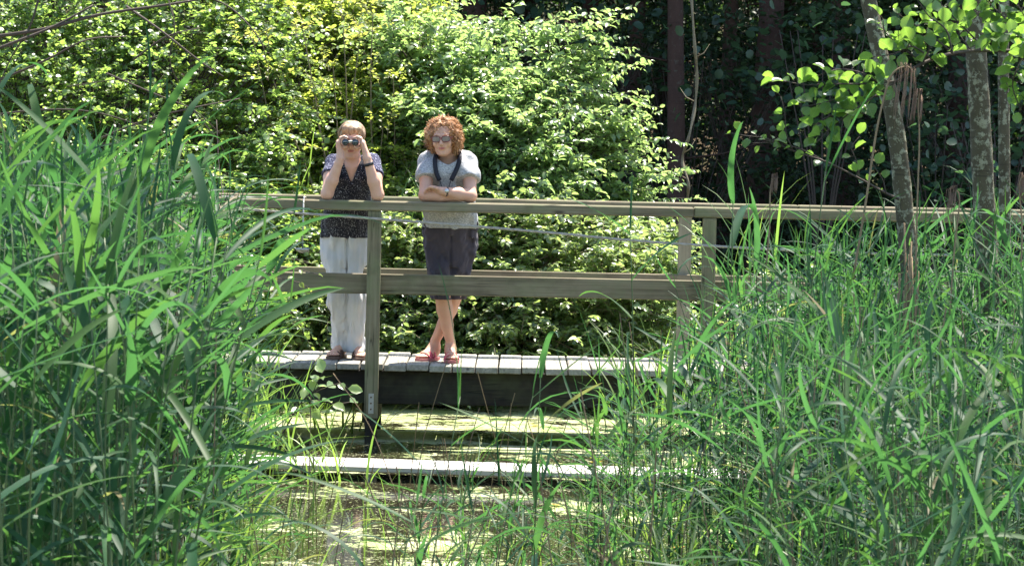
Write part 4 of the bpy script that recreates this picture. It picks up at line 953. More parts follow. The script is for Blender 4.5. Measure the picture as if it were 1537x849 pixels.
def face_parts(e, O, R, off, lipc, brow, eyes=True):
    L = lambda *p: np.array(O)+R@np.array(p)-off
    b = Bag()
    for zz, sg in ((-.0555, 1), (-.0635, -1)):
        b.tube([L(-.026, -.090, -.0575), L(-.013, -.0990, zz+.001), L(0, -.1015, zz), L(.013, -.0990, zz+.001), L(.026, -.090, -.0575)], [.001, .0034, .0038, .0034, .001], 8)
    link('lips', b.mesh('lips', lipc), e)
    if eyes:
        for s_ in (-1, 1):
            b = Bag(); u = L(s_*.031, -.0835, .006); th = np.linspace(0, math.pi, 7); V = []
            b.tube([u+R@np.array([-.010, .0, 0]), u+R@np.array([0, -.0075, 0]), u+R@np.array([.010, .0, 0])], [.001, .0045, .001], 8)
            o = link('eye', b.mesh('eye', M['eyewhite']), e)
            b = Bag(); b.tube([u+R@np.array([0, -.0095, 0]), u+R@np.array([0, -.0128, 0])], [.0042, .0036], 8); link('iris', b.mesh('iris', M['black']), o)
            b = Bag(); b.tube([L(s_*.014, -.099, .027), L(s_*.030, -.0975, .031), L(s_*.046, -.088, .027)], [.0018, .003, .0012], 5); link('eyebrow', b.mesh('eyebrow', brow), e)
def foot(f, heel, yaw, length=.235, sole=0.0, s_=1):
    """bare foot on the deck; heel = back of the foot on the ground; toes point along -y turned by yaw"""
    R = rot(0, 0, yaw); L = lambda x, y, z: np.array(heel)+R@np.array([x, -y, z+sole])
    f.chain([L(0, .028, .026), L(0, .10, .030), L(0, .165, .022)], [.028, .030, .030], .02); f.cone(L(0, .035, .05), L(0, .07, .06), .030, .026, .03)
    f.cone(L(-.018, .165, .018), L(.02, .165, .016), .020, .017, .015)
    for i, (x, l, r) in enumerate([(-.030, .226, .0125), (-.011, .222, .0092), (.004, .214, .0088), (.018, .204, .0082), (.031, .192, .0078)]):
        f.chain([L(s_*x, l-.045, .018), L(s_*x, l-.018, .0175), L(s_*x, l, .011)], [r*1.05, r, r*.92], .004)
def hand(f, wrist, palm, fing, thumb, wr=.024, pr=.019):
    """palm: four knuckle points; fing: four finger chains starting at the knuckles; thumb: chain from the side of the palm"""
    for kx in palm: f.cone(wrist, kx, wr*.72, pr*.62, .014)
    f.chain(palm, [pr*.6]*4, .01)
    for i, c in enumerate(fing):
        r = [.0095, .0098, .0092, .0082][i]; f.chain(c, [r, r*.95, r*.88, r*.78][:len(c)], .0025)
    f.chain(thumb, [.014, .0118, .0108, .0092][:len(thumb)], .006)

def cloth(name, c1, c2=None, rough=.85, scale=200, lo=.5, hi=.55, weave=.3, stretch=(1, 1, 1), sheen=.1):
    t = NT(name); v = t.obj()
    if c2 is None: c = t.mix(t.noise(v, 7, 3), c1, tuple(x*.82 for x in c1))
    else: c = t.mix(t.ramp(t.noise(t.mapping(v, stretch), scale, 3, .6), [(lo, 0), (hi, 1)]), c1, c2)
    t.P(Base_Color=c, Roughness=rough, Specular_IOR_Level=.2, Sheen_Weight=sheen)
    t.bump(t.math('ADD', t.noise(v, 420, 2), t.math('MULTIPLY', t.noise(t.mapping(v, (1, 1, .5)), 22, 4), 1.6)), weave, .004); return t.m
def skin_mat(name, c, red):
    t = NT(name); v = t.obj(); k = t.mix(t.noise(v, 14, 4), c, red); k = t.mix(t.math('MULTIPLY', t.ramp(t.noise(v, 160, 2), [(.6, 0), (.7, 1)]), .25), k, tuple(x*.6 for x in red))
    t.P(Base_Color=k, Roughness=.52, Specular_IOR_Level=.4, Subsurface_Weight=.12, Subsurface_Scale=.01); t.b.inputs['Subsurface Radius'].default_value = (1, .35, .2); t.bump(t.noise(v, 210, 3), .12, .002); return t.m
M['skin_a'] = skin_mat('skin_fair', (.62, .38, .28), (.54, .29, .2)); M['skin_b'] = skin_mat('skin_freckled', (.56, .335, .235), (.50, .25, .165))
M['neck_red'] = skin_mat('skin_flushed', (.50, .20, .13), (.45, .15, .10))
M['blouse'] = cloth('blouse_print', (.012, .012, .02), (.42, .42, .46), .75, 150, .60, .64)
M['sleeve'] = cloth('sunlit_blouse_print', (.016, .018, .055), (.36, .37, .48), .8, 120, .57, .63)  # blouse fabric again, with its sunlit blue put into the colour
M['trousers_w'] = cloth('trousers_pale', (.56, .56, .57)); M['tee'] = cloth('tee_heather', (.20, .205, .215), (.46, .46, .46), .9, 90, .40, .62, .3, (1, 1, 3.2))
M['capri'] = cloth('capri_charcoal', (.062, .052, .066)); M['lipst'] = simple('lips', (.42, .13, .11), .4); M['eyewhite'] = simple('eye_white', (.6, .56, .52), .2); M['black'] = simple('black_plastic', (.012, .012, .013), .35, .5)
M['sandal_br'] = simple('brown_leather', (.09, .045, .03), .5, .4, nz=(40, .3)); M['sandal_pk'] = simple('pink_leather', (.55, .08, .12), .5, .4, nz=(60, .3)); M['sole'] = simple('sandal_sole', (.12, .07, .05), .7)
M['sole_pk'] = simple('sandal_sole_red', (.40, .13, .12), .7); M['binoc_w'] = simple('silver_casing', (.62, .62, .60), .3, .5, .2); M['strap'] = simple('black_webbing', (.012, .013, .02), .7, .3); M['glass_fr'] = simple('red_frames', (.14, .02, .03), .25, .6)
M['lens'] = simple('tinted_lens', (.24, .19, .165), .12, .8); M['watch'] = simple('steel', (.5, .5, .48), .3, .6, .8)
def hair_mat(name, a, b_, c): 
    t = NT(name); v = t.obj(); k = t.ramp(t.noise(t.mapping(v, (60, 60, 14)), 1.0, 3), [(.3, a), (.5, b_), (.72, c)]); k = t.mix(t.math('MULTIPLY', t.n('ShaderNodeAttribute', attribute_name='tint').outputs['Fac'], .7), k, c)
    t.P(Base_Color=k, Roughness=.42, Specular_IOR_Level=.45); t.bump(t.noise(t.mapping(v, (220, 220, 40)), 1.0, 3), .5, .004)
    tr = t.n('ShaderNodeBsdfTranslucent'); t.set(tr.inputs[0], k); mx = t.n('ShaderNodeMixShader'); mx.inputs[0].default_value = .32
    t.t.links.new(t.b.outputs[0], mx.inputs[1]); t.t.links.new(tr.outputs[0], mx.inputs[2]); t.t.links.new(mx.outputs[0], t.out.inputs[0]); return t.m
M['hair_a'] = hair_mat('hair_ash_blonde', (.24, .14, .08), (.44, .29, .17), (.70, .54, .38)); M['hair_b'] = hair_mat('hair_auburn', (.22, .09, .035), (.46, .22, .09), (.76, .48, .25))
def strip(b, pts, half, nrmv, th=.002, tint=.5):
    """a flat band with thickness along pts; half = half width, nrmv = surface normals"""
    pts = np.asarray(pts, float); t = nrm(np.gradient(pts, axis=0)); n = nrm(np.broadcast_to(np.asarray(nrmv, float), pts.shape)); s_ = nrm(np.cross(t, n)); n = np.cross(s_, t); hw = np.broadcast_to(half, (len(pts),))[:, None]
    ring = np.stack([pts-s_*hw-n*th, pts+s_*hw-n*th, pts+s_*hw+n*th, pts-s_*hw+n*th], 1); V = ring.reshape(-1, 3); m = len(pts); i = np.arange(m-1)[:, None]*4; j = np.arange(4)[None]; k = (j+1) % 4
    Q = np.stack([i+j, i+k, i+4+k, i+4+j], -1).reshape(-1, 4); Q = np.vstack([Q, [[3, 2, 1, 0]], [[(m-1)*4+q for q in range(4)]]]); b.add(V, Q, tint=tint)

ZD = Z_DECK
def groove(f, x0, x1, z0, z1, y, w_):
    sl, (X, Y, Z) = f.block([min(x0, x1)-.03, y-.25, z1], [max(x0, x1)+.03, y, z0], 0); xc = x0+(x1-x0)*(z0-Z)/(z0-z1)
    A = f.F[sl]; f.F[sl] = A+(.015*np.exp(-((X-xc)/(w_*1.6))**2)+0*Y).astype(np.float32)
# ================================================================== woman with binoculars
def woman_a():
    base = np.array([P(520, 535, .5)[0], .52, ZD]); e = empty('person', base)
    tag(e, 'woman in dark speckled top and pale trousers leaning on the handrail, looking through binoculars', 'woman')
    HO = P(528, 211, .05); HR = rot(6, 0, 0)
    neck = P(528, 242, .14); shL = P(500, 241, .15); shR = P(560, 241, .15)
    pel = P(519, 372, .42); kneeL = P(508, 450, .42); kneeR = P(536, 450, .40)
    ankL = P(513, 522, .52); ankR = P(535, 524, .47)
    elL = P(491, 288, -.055); elR = P(567, 288, -.055); elL[2] = elR[2] = Z_RAIL+.036
    wrL = P(511, 238, -.115); wrR = P(551, 238, -.115)
    f = Field(base+[-.33, -.85, -.03], base+[.33, .30, 1.70], .0045)
    # body
    zz = lambda py, y=.2: P(528, py, y)[2]
    f.loft([(zz(388, .42)-.0, pel[0], .43, .10, .05), (pel[2], pel[0], .42, .130, .085), (zz(335, .34), pel[0]+.01, .34, .118, .075), (zz(300, .25), .0+P(526, 300, .25)[0], .25, .115, .078), (zz(270, .19), P(528, 270, .19)[0], .19, .130, .09), (zz(250, .16), P(529, 250, .16)[0], .155, .125, .07), (zz(242, .15), P(529, 242, .15)[0], .15, .07, .05)], .03)
    f.chain([neck+[0, 0, -.03], neck+[0, -.01, .04], HO+[0, .02, -.06]], [.058, .050, .052], .03)
    head(f, HO, HR)
    for sh, el, wr in ((shL, elL, wrL), (shR, elR, wrR)):
        f.chain([sh-[0, 0, .022], (sh+el)/2, el], [.042, .042, .038], .025); f.ell(el+[0, .012, 0], (.036, .036, .034), .02)
        m = el*.62+wr*.38; f.chain([el, m, wr*.88+el*.12, wr], [.040, .0405, .027, .024], .015)
    # hands round the barrels
    BO = HO+HR@np.array([0, -.145, .004])                     # middle of the binoculars
    for s_, wr in ((-1, wrL), (1, wrR)):
        bc = BO+np.array([s_*.033, 0, 0]); kn = [bc+np.array([s_*(.044+.002*i), -.030+.021*i, -.004+.005*(1.5-abs(i-1.5))]) for i in range(4)]
        fg = []
        for i in range(4):
            k0 = kn[i]; fg.append([k0, bc+np.array([s_*.034, -.034+.0215*i, .026+.002*i]), bc+np.array([s_*.012, -.036+.0215*i, .037+.001*i]), bc+np.array([-s_*.010, -.036+.021*i, .030])])
        w2 = wr+np.array([0, 0, .004]); th = [bc+np.array([s_*.036, .018, -.022]), bc+np.array([s_*.026, 0, -.032]), bc+np.array([s_*.008, -.012, -.034]), bc+np.array([-s_*.004, -.020, -.031])]
        hand(f, w2, kn, fg, th, .027, .021); f.ell(bc+np.array([s_*.050, 0, -.018]), (.014, .030, .026), .014)
    # legs under the trousers, feet
    for hp, kn, an in ((-1, kneeL, ankL), (1, kneeR, ankR)): f.chain([pel+[hp*.065, .02, .0], pel+[hp*.072, .01, -.12], kn+[0, .01, 0], an+[0, 0, .02]], [.035, .04, .035, .032], .01)
    for an, yw, s_ in ((ankL, -14, -1), (ankR, 10, 1)):
        hl = np.array([an[0], an[1]+.05, ZD]); f.cone(an, [an[0], an[1]+.01, ZD+.06], .032, .034, .02); foot(f, hl, yw, sole=.022, s_=-s_)
    body = link('body', f.mesh('body', M['skin_a'], base), e)
    face_parts(e, HO, HR, base, M['lipst'], M['hair_a'], False)
    # blouse
    f = Field(base+[-.30, -.6, .55], base+[.30, .25, 1.50], .005)
    f.loft([(zz(356, .42), pel[0]-.002, .40, .172, .130), (zz(340, .38), pel[0], .375, .168, .125), (zz(315, .28), P(521, 315, .28)[0], .30, .158, .115), (zz(290, .23), P(525, 290, .23)[0], .235, .152, .112), (zz(268, .19), P(528, 268, .19)[0], .185, .158, .112), (zz(246, .16), P(529, 250, .16)[0], .152, .135, .082), (zz(236, .15), P(529, 241, .15)[0], .15, .085, .062)], .03)
    f.noise(.010, (.035, .05, .16), 3, .03, lambda p: np.clip((1.75-p[:, 2])*3, .15, 1)); f.noise(.005, (.03, .03, .05), 8, .03)
    f.cone(neck+[0, .0, -.05], neck+[0, -.02, .1], .062, .075, .008, True)
    zv = zz(276, .05); xv = P(527, 276, .05)[0]; sl, (X, Y, Z) = f.block([xv-.12, base[1]-.55, zv], [xv+.12, .13, zv+.25], 0)
    f.put(sl, np.maximum(np.abs(X-xv)-np.clip(Z-zv, -.02, .3)*.36, Y-(.105+.0*Z)), .006, True)
    link('blouse', f.mesh('blouse', M['blouse'], base), e)
    for sh, el, s_ in ((shL, elL, -1), (shR, elR, 1)):
        f = Field(np.minimum(sh, el)-.09, np.maximum(sh, el)+.09, .005); q = sh*.55+el*.45; f.chain([sh+[-s_*.05, .01, -.002], sh+[-s_*.008, 0, -.016], q], [.048, .056, .060], .03)
        f.noise(.006, (.03, .03, .06), 5+s_)
        d = nrm(el-sh); sl, (X, Y, Z) = f.block(q-.1, q+.1, 0); f.put(sl, -((X-q[0])*d[0]+(Y-q[1])*d[1]+(Z-q[2])*d[2]), .004, True)
        link('sleeve', f.mesh('sleeve', M['sleeve'], base), e)
    # trousers
    f = Field(base+[-.28, -.35, -.02], base+[.30, .25, .95], .005)
    f.loft([(zz(402, .42), pel[0], .42, .135, .085), (zz(388, .42), pel[0], .42, .158, .105), (pel[2], pel[0], .42, .166, .118), (zz(350, .40), pel[0], .39, .155, .112)], .04)
    for s_, kn, an in ((-1, kneeL, ankL), (1, kneeR, ankR)): f.chain([pel+[s_*.076, 0, -.02], (pel+kn)/2+[s_*.004, 0, 0], kn, an+[0, .0, .055], an+[0, 0, .005]], [.092, .080, .066, .060, .063], .006)
    groove(f, pel[0]+.008, (kneeL[0]+kneeR[0])/2, pel[2]+.06, kneeL[2], pel[1]-.05, .005); f.noise(.018, (.035, .05, .22), 4, .035); f.noise(.010, (.016, .03, .09), 6, .035); f.noise(.006, (.05, .05, .06), 9, .03)
    sl, (X, Y, Z) = f.block(base+[-.3, -.4, -.1], base+[.3, .4, .045], 0); f.put(sl, Z-(ZD+.045)+0*X+0*Y, .004, True)
    tr = link('trousers', f.mesh('trousers', M['trousers_w'], base), e)
    for an, yw, s_ in ((ankL, -14, -1), (ankR, 10, 1)): sandal(e, np.array([an[0], an[1]+.05, ZD]), yw, M['sandal_br'], base, wide=True)
    # hair: short, swept, with strands
    f = Field(HO-.16, HO+.17, .004); L = lambda *p: HO+HR@np.array(p)
    f.ell(L(0, .018, .040), (.087, .103, .088), .01, HR); f.ell(L(0, .055, -.01), (.078, .062, .075), .03, HR); f.ell(L(0, -.055, .083), (.060, .050, .032), .03, HR)
    f.ell(L(0, -.105, -.03), (.066, .075, .076), .012, HR, True); f.noise(.006, (.018, .03, .05), 2, .03)
    b = Bag(); rg = np.random.default_rng(4)
    hr = link('hair', f.mesh('hair', M['hair_a'], base), e)
    for k in range(420):
        a = rg.uniform(0, 2*math.pi); r0 = rg.uniform(0, 1); c0 = np.array([.01, .02, .13]); sd = np.array([math.sin(a), -math.cos(a), 0]); fr = max(0, -sd[1])
        ln = rg.uniform(.55, 1.05)*(1.75 if fr < .6 else 1.15)
        ph = np.linspace(.15, ln, 7)+rg.normal(0, .02); q = np.stack([sd[0]*np.sin(ph)*.091, .018+sd[1]*np.sin(ph)*.108, .036+np.cos(ph)*.093], -1)+rg.normal(0, .002, (7, 3))
        b.tube(q@HR.T+HO-base, [.0012, .0026, .003, .003, .0028, .002, .0006], 3, rg.uniform())
    link('strands', b.mesh('strands', M['hair_a']), hr)
    # wrist band on the right-hand arm of the picture
    w0 = wrR*.86+elR*.14; ax = nrm(wrR-elR); u = nrm(np.cross(ax, [0, 1, 0])); v = np.cross(ax, u); th = np.linspace(0, 2*math.pi, 25); pts = w0+.0305*(np.cos(th)[:, None]*u+np.sin(th)[:, None]*v)
    b = Bag(); strip(b, pts-base, .010, pts-w0, .0022); link('wristband', b.mesh('wristband', M['black']), e)
    # binoculars: held, so a thing of their own
    B = empty('binoculars', BO); tag(B, 'compact silver and black binoculars held to the eyes of the woman on the left', 'binoculars')
    def turned(name, prof, c, mat, par=B, n=20):
        b = Bag(); pts = np.array([[c[0], c[1]+y, c[2]] for y, r in prof]); b.tube(pts, [r for y, r in prof], n); return link(name, b.mesh(name, mat), par)
    for s_ in (-1, 1):
        c = (s_*.033, 0, 0); o = turned('barrel', [(-.052, .0195), (-.050, .0215), (-.028, .022), (-.02, .0205), (.010, .0200), (.03, .017), (.034, .0155)], c, M['binoc_w'])
        turned('objective_ring', [(-.060, .0195), (-.0595, .0225), (-.047, .0228), (-.044, .0205)], c, M['black'], o); turned('lens', [(-.0622, .006), (-.0612, .0165), (-.060, .0175)], c, M['lensblue'], o); turned('eyecup', [(.032, .0155), (.036, .0175), (.05, .0175)], c, M['black'], o)
    b = Bag(); b.box(-.018, .018, -.038, -.014, -.004, .013, bev=.004); b.box(-.016, .016, .004, .022, -.003, .012, bev=.004); link('bridge', b.mesh('bridge', M['binoc_w']), B)
    turned('focus_wheel', [(-.014, .008), (-.012, .0105), (.002, .0105), (.004, .008)], (0, 0, .008), M['black'])
def sandal(e, heel, yaw, mat, off, wide=False):
    sole = M['sole'] if wide else M['sole_pk']
    R = rot(0, 0, yaw); L = lambda x, y, z: np.array(heel)+R@np.array([x, -y, z])-off
    out = [(0, -.014, .032), (.0, .03, .040), (.003, .08, .038), (.004, .13, .046), (.0, .175, .052), (-.003, .215, .047), (-.004, .246, .026)]
    b = Bag(); n = len(out); V = []
    for x, y, w_ in out:
        for z in (.001, .021): V += [L(x-w_, y, z), L(x+w_, y, z)]
    V = np.array(V); Q = []
    for i in range(n-1):
        a = i*4; c = a+4; Q += [(a, a+1, c+1, c), (a+2, c+2, c+3, a+3), (a, c, c+2, a+2), (a+1, a+3, c+3, c+1)]
    Q += [(0, 2, 3, 1), (4*n-4, 4*n-3, 4*n-1, 4*n-2)]; b.add(V, Q); s_ = link('sandal', b.mesh('sandal', sole, smooth=False), e)
    b = Bag()
    def band(y0, y1, h, w_, hw):
        th = np.linspace(0, math.pi, 11); pts = np.array([L(-math.cos(a)*w_, y0+(y1-y0)*(a/math.pi), .014+math.sin(a)*h) for a in th]); c = L(0, (y0+y1)/2, .01); strip(b, pts, hw, pts-c, .0022)
    if wide: band(.165, .175, .046, .051, .014); band(.105, .115, .062, .047, .014); band(.135, .145, .054, .049, .008)
    else: band(.188, .172, .042, .050, .011); band(.16, .115, .058, .048, .010); band(.115, .16, .060, .048, .010); band(.075, .08, .082, .042, .009)
    th = np.linspace(0, math.pi, 9); pts = np.array([L(-math.cos(a)*.040, .03-math.sin(a)*.045, .062) for a in th]); strip(b, pts, .007, [R@np.array([0, 1, 0])]*9, .002)
    link('strap', b.mesh('strap', mat, smooth=False), s_)
t_ = NT('coated_lens'); t_.P(Base_Color=(.01, .02, .03), Roughness=.05, Specular_IOR_Level=1.0); M['lensblue'] = t_.m
woman_a()

# ================================================================== woman with folded arms
def woman_b():
    base = np.array([P(666, 540, .45)[0], .50, ZD]); e = empty('person', base)
    tag(e, 'woman with curly auburn hair and dark glasses, in grey tee, arms folded on the handrail', 'woman')
    HO = P(666, 206, .02); HR = rot(9, -3, -9)
    neck = P(673, 241, .12); shL = P(642, 237, .13); shR = P(704, 239, .13)
    pel = P(676, 365, .40); kneeF = P(664, 442, .35); kneeB = P(683, 442, .43); ankF = P(676, 520, .42); ankB = P(653, 518, .50)
    elL = P(638, 292, -.03); elR = P(706, 293, -.03); elL[2] = elR[2] = Z_RAIL+.040
    zz = lambda py, y=.2: P(672, py, y)[2]; xx = lambda px, py, y: P(px, py, y)[0]
    f = Field(base+[-.33, -.85, -.03], base+[.36, .32, 1.74], .0045)
    f.loft([(zz(385, .4), pel[0], .41, .13, .085), (pel[2], pel[0], .40, .14, .09), (zz(335, .34), xx(675, 335, .34), .34, .135, .085), (zz(305, .25), xx(674, 305, .25), .25, .13, .085), (zz(275, .18), xx(673, 275, .18), .18, .14, .095), (zz(246, .14), xx(673, 252, .14), .14, .135, .075), (zz(237, .13), xx(673, 243, .13), .125, .075, .055)], .03)
    f.chain([neck+[0, 0, -.03], neck+[0, -.015, .04], HO+[0, .02, -.06]], [.062, .053, .054], .03)
    head(f, HO, HR)
    # right arm (left in the picture) lies on the rail; left forearm crosses over it
    wL = P(688, 294, -.05); wL[2] = Z_RAIL+.032; hLe = P(702, 290, -.02)
    wR = P(664, 284, -.085); wR[2] = Z_RAIL+.070
    f.chain([shL-[0, 0, .02], (shL+elL)/2, elL], [.044, .045, .041], .025); f.chain([elL, elL*.55+wL*.45, wL], [.043, .041, .029], .015)
    f.chain([shR-[0, 0, .02], (shR+elR)/2, elR], [.044, .045, .041], .025); f.chain([elR, elR*.6+wR*.4, wR*.85+elR*.15, wR], [.044, .043, .030, .026], .015)
    # her left hand on the crook of the right arm
    hc = wR+np.array([-.055, .012, .008]); kn = [hc+np.array([-.012+.003*i, -.020+.018*i, .016-.004*i]) for i in range(4)]
    fg = [[k, k+np.array([-.028, .0, -.004-.002*i]), k+np.array([-.046, .004, -.020]), k+np.array([-.050, .010, -.038])] for i, k in enumerate(kn)]
    hand(f, wR, kn, fg, [wR+np.array([-.02, -.016, .012]), wR+np.array([-.045, -.028, .022]), wR+np.array([-.068, -.026, .026]), wR+np.array([-.085, -.018, .024])], .026, .020)
    # her right hand tucked under the other arm
    k0 = wL+np.array([.055, .020, .004]); kn = [k0+np.array([0, -.026+.018*i, .012-.006*abs(i-1.5)]) for i in range(4)]
    fg = [[k, k+np.array([.024, .006, .004]), k+np.array([.040, .014, -.002]), k+np.array([.050, .022, -.012])] for k in kn]
    hand(f, wL, kn, fg, [wL+np.array([.02, -.012, .02]), wL+np.array([.04, -.008, .034]), wL+np.array([.056, .002, .04])], .026, .020)
    f.chain([pel+[-.06, 0, -.04], kneeF, ], [.065, .052], .03); f.chain([pel+[.06, 0, -.04], kneeB], [.065, .052], .03)
    for kn, an in ((kneeF, ankF), (kneeB, ankB)): f.chain([kn, kn*.72+an*.28+[0, .012, 0], kn*.4+an*.6+[0, .006, 0], an+[0, 0, .03], an-[0, 0, .02]], [.054, .055, .042, .031, .033], .010)
    feet = ((ankB, -24, -1), (ankF, 4, 1))
    for an, yw, s_ in feet: hl = np.array([an[0], an[1]+.05, ZD]); f.cone(an, [an[0], an[1]+.01, ZD+.06], .032, .034, .02); foot(f, hl, yw, sole=.022, s_=-s_)
    link('body', f.mesh('body', M['skin_b'], base), e)
    face_parts(e, HO, HR, base, M['lipst'], M['hair_b'])
    for an, yw, s_ in feet: sandal(e, np.array([an[0], an[1]+.05, ZD]), yw, M['sandal_pk'], base)
    # tee
    f = Field(base+[-.36, -.7, .50], base+[.38, .30, 1.50], .005)
    f.loft([(zz(341, .36), pel[0]-.003, .35, .182, .150), (zz(330, .34), xx(675, 330, .34), .335, .186, .148), (zz(305, .25), xx(674, 305, .25), .255, .176, .135), (zz(280, .19), xx(673, 280, .19), .150, .170, .130), (zz(258, .16), xx(673, 262, .15), .120, .168, .118), (zz(242, .14), xx(673, 249, .14), .115, .155, .088), (zz(229, .13), xx(673, 241, .13), .13, .115, .066)], .03)
    for sh, el, s_ in ((shL, elL, -1), (shR, elR, 1)):
        q = sh*.42+el*.58; f.chain([sh+[-s_*.07, .01, -.006], sh+[-s_*.018, 0, -.034], q+[0, 0, .03], q], [.042, .048, .052, .056], .06)
    for sh, s_ in ((shL, -1), (shR, 1)): f.cone(neck+[s_*.060, .02, .018], sh+[-s_*.012, .005, -.018], .046, .052, .04)
    f.ell(P(673, 255, .065), (.150, .082, .095), .05)
    f.noise(.009, (.05, .05, .12), 13, .035); f.noise(.005, (.03, .03, .04), 18, .03)
    for sh, el, s_ in ((shL, elL, -1), (shR, elR, 1)):
        q = sh*.42+el*.58; d = nrm(el-sh); sl, (X, Y, Z) = f.block(q-[.095, .10, .09], q+[.095, .10, .05], 0); t = (X-q[0])*d[0]+(Y-q[1])*d[1]+(Z-q[2])*d[2]; rr_ = np.sqrt(np.maximum((X-q[0])**2+(Y-q[1])**2+(Z-q[2])**2-t*t, 0))
        f.put(sl, np.maximum(-t, rr_-.095), .004, True)
    f.ell(neck+[0, -.06, .006], (.070, .075, .072), .01, None, True); f.cone(neck, neck+[0, -.02, .12], .060, .066, .01, True)
    link('tee_shirt', f.mesh('tee_shirt', M['tee'], base), e)
    # capri trousers
    f = Field(base+[-.32, -.40, .25], base+[.34, .28, 1.0], .005)
    f.loft([(zz(400, .4), pel[0]+.003, .41, .140, .095), (zz(385, .4), pel[0], .41, .158, .112), (pel[2], pel[0], .40, .178, .130), (zz(348, .38), pel[0], .38, .188, .135), (zz(332, .36), pel[0], .36, .180, .125)], .04)
    f.chain([pel+[-.088, 0, -.01], kneeF*.5+pel*.5+[-.045, -.01, 0], kneeF+[-.006, 0, .0], kneeF-[.004, 0, .03]], [.096, .084, .072, .071], .012); f.chain([pel+[.088, 0, -.01], kneeB*.5+pel*.5+[.045, 0, 0], kneeB+[.004, 0, 0], kneeB-[0, 0, .03]], [.096, .084, .066, .066], .003)
    groove(f, pel[0]+.005, (kneeF[0]+kneeB[0])/2+.01, pel[2]+.05, kneeF[2]-.02, pel[1]-.06, .006); f.noise(.013, (.05, .06, .12), 24, .035); f.noise(.008, (.02, .03, .035), 26, .035); f.noise(.004, (.04, .04, .04), 29, .03)
    zc = zz(449, .38); sl, (X, Y, Z) = f.block(base+[-.4, -.4, -.1], [base[0]+.4, 1.0, zc], 0); f.put(sl, Z-zc+0*X+0*Y, .004, True)
    link('capri_trousers', f.mesh('capri_trousers', M['capri'], base), e)
    # curly hair
    f = Field(HO-.19, HO+.19, .004); L = lambda *p: HO+HR@np.array(p)
    f.ell(L(0, .03, .042), (.106, .104, .094), .01, HR)
    for s_ in (-1, 1): f.ell(L(s_*.078, .015, -.005), (.040, .07, .074), .03, HR); f.ell(L(s_*.068, .035, -.065), (.034, .05, .042), .03, HR)
    f.ell(L(0, .075, -.04), (.085, .055, .08), .03, HR)
    f.ell(L(0, -.11, -.022), (.066, .085, .100), .012, HR, True); f.noise(.014, (.024,)*3, 2, .04); f.noise(.006, (.011,)*3, 5, .04)
    V, Q = f.surface(); hr = link('hair', mesh('hair', V-base, [Q], True, np.zeros(len(V)), M['hair_b']), e)
    rg = np.random.default_rng(8); b = Bag(); pick = V[rg.integers(0, len(V), 1500)]
    for p in pick:
        l = (p-HO)@HR
        if l[1] < -.055 and l[2] < .05 and abs(l[0]) < .06: continue
        n = nrm(p-L(0, .03, .01)); a = nrm(np.cross(n, [.3, .2, 1])); a2 = np.cross(n, a); turns = rg.uniform(.8, 1.6); t = np.linspace(0, 1, 9); r = rg.uniform(.006, .011); ph = rg.uniform(0, 6.28)
        dn = nrm(np.array([0, 0, -1.0])*rg.uniform(.1, .8)+a*rg.normal(0, .5)+n*rg.uniform(.1, .55)); q = p-n*.003+dn[None]*(t*rg.uniform(.018, .036))[:, None]+r*(np.cos(turns*6.28*t+ph)[:, None]*a+np.sin(turns*6.28*t+ph)[:, None]*n)
        b.tube(q-base, [.0004, .0011, .0015, .0015, .0015, .0014, .0012, .001, .0004], 3, rg.uniform())
    link('curls', b.mesh('curls', M['hair_b']), hr)
    # glasses
    g = Bag(); ln = Bag()
    for s_ in (-1, 1):
        c = np.array([s_*.033, -.108, .004]); th = np.linspace(0, 2*math.pi, 21); pr = np.stack([c[0]+.0285*np.sign(np.cos(th))*np.abs(np.cos(th))**.75, c[1]+.010*(np.abs(c[0]+.0285*np.cos(th))/.06)**2, c[2]+.0195*np.sign(np.sin(th))*np.abs(np.sin(th))**.75], -1)
        g.tube(pr@HR.T+HO-base, .0028, 6, cap=False)
        VV = np.vstack([(pr*np.array([1, 1, 1]))@HR.T+HO-base, (c+[0, .001, 0])@HR.T+HO-base]); n = len(pr); ln.add(VV, None, [(i, i+1, n) for i in range(n-1)])
        VV2 = VV+HR@np.array([0, .0012, 0]); ln.add(VV2, None, [(i+1, i, n) for i in range(n-1)])
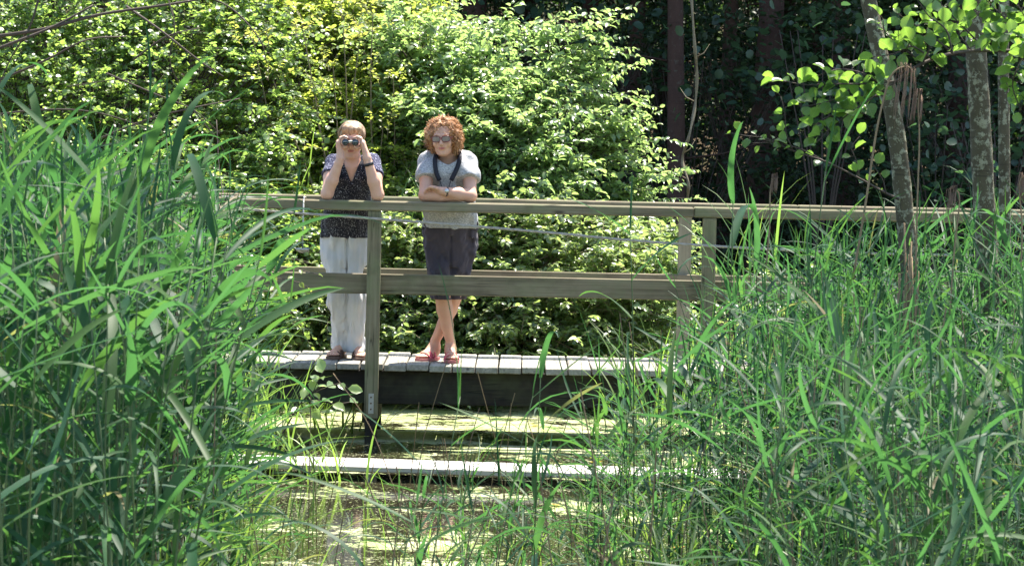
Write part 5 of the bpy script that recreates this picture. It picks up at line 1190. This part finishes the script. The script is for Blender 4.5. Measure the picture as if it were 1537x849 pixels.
        g.tube(np.array([[s_*.062, -.100, .010], [s_*.074, -.085, .010], [s_*.078, -.02, .006], [s_*.078, .015, .0]])@HR.T+HO-base, .0026, 5)
    g.tube(np.array([[-.007, -.108, .010], [0, -.112, .013], [.007, -.108, .010]])@HR.T+HO-base, .0024, 5)
    go = link('glasses', g.mesh('glasses', M['glass_fr']), e); link('lens', ln.mesh('lens', M['lens'], smooth=False), go)
    # wrist watch
    w0 = wR*.84+elR*.16; ax = nrm(wR-elR); u = nrm(np.cross(ax, [0, 1, 0])); v = np.cross(ax, u); th = np.linspace(0, 2*math.pi, 25); pts = w0+.032*(np.cos(th)[:, None]*u+np.sin(th)[:, None]*v); b = Bag(); strip(b, pts-base, .007, pts-w0, .002)
    wt = link('watch', b.mesh('watch', M['strap']), e); fc = w0+np.array([0, -.032, .008]); b = Bag(); b.tube([fc-base+[0, .004, 0], fc-base+[0, -.004, .001]], .0145, 16); link('watch_face', b.mesh('watch_face', M['watch']), wt)
    # neck strap with cords: hangs from her, so a thing of its own
    s0 = empty('neck_strap', neck); tag(s0, 'black neck strap with thin cords hanging round the neck of the curly-haired woman', 'strap'); b = Bag(); c = Bag()
    band = [P(657, 229, .09), P(653, 238, .0), P(653, 247, -.022), P(655, 260, -.034), P(660, 271, -.036)], [P(689, 228, .09), P(690, 237, .0), P(688, 247, -.022), P(683, 259, -.034), P(677, 271, -.036)]
    for q in band: cp = curve_pts(q, 18); strip(b, cp-neck, [.015]*len(cp), [-.1, -1, .35], .003)
    cp = curve_pts([band[0][0], (band[0][0]+band[1][0])/2+np.array([0, .05, .015]), band[1][0]], 12); strip(b, cp-neck, .015, [0, .6, 1], .003)
    for q in ([P(660, 270, -.036), P(663, 280, -.05), P(667, 296, -.02)], [P(677, 270, -.036), P(674, 280, -.05), P(671, 296, -.03)]): c.tube(curve_pts(q, 10)-neck, .0028, 6)
    link('webbing', b.mesh('webbing', M['strap']), s0); link('cord', c.mesh('cord', M['strap']), s0)
woman_b()
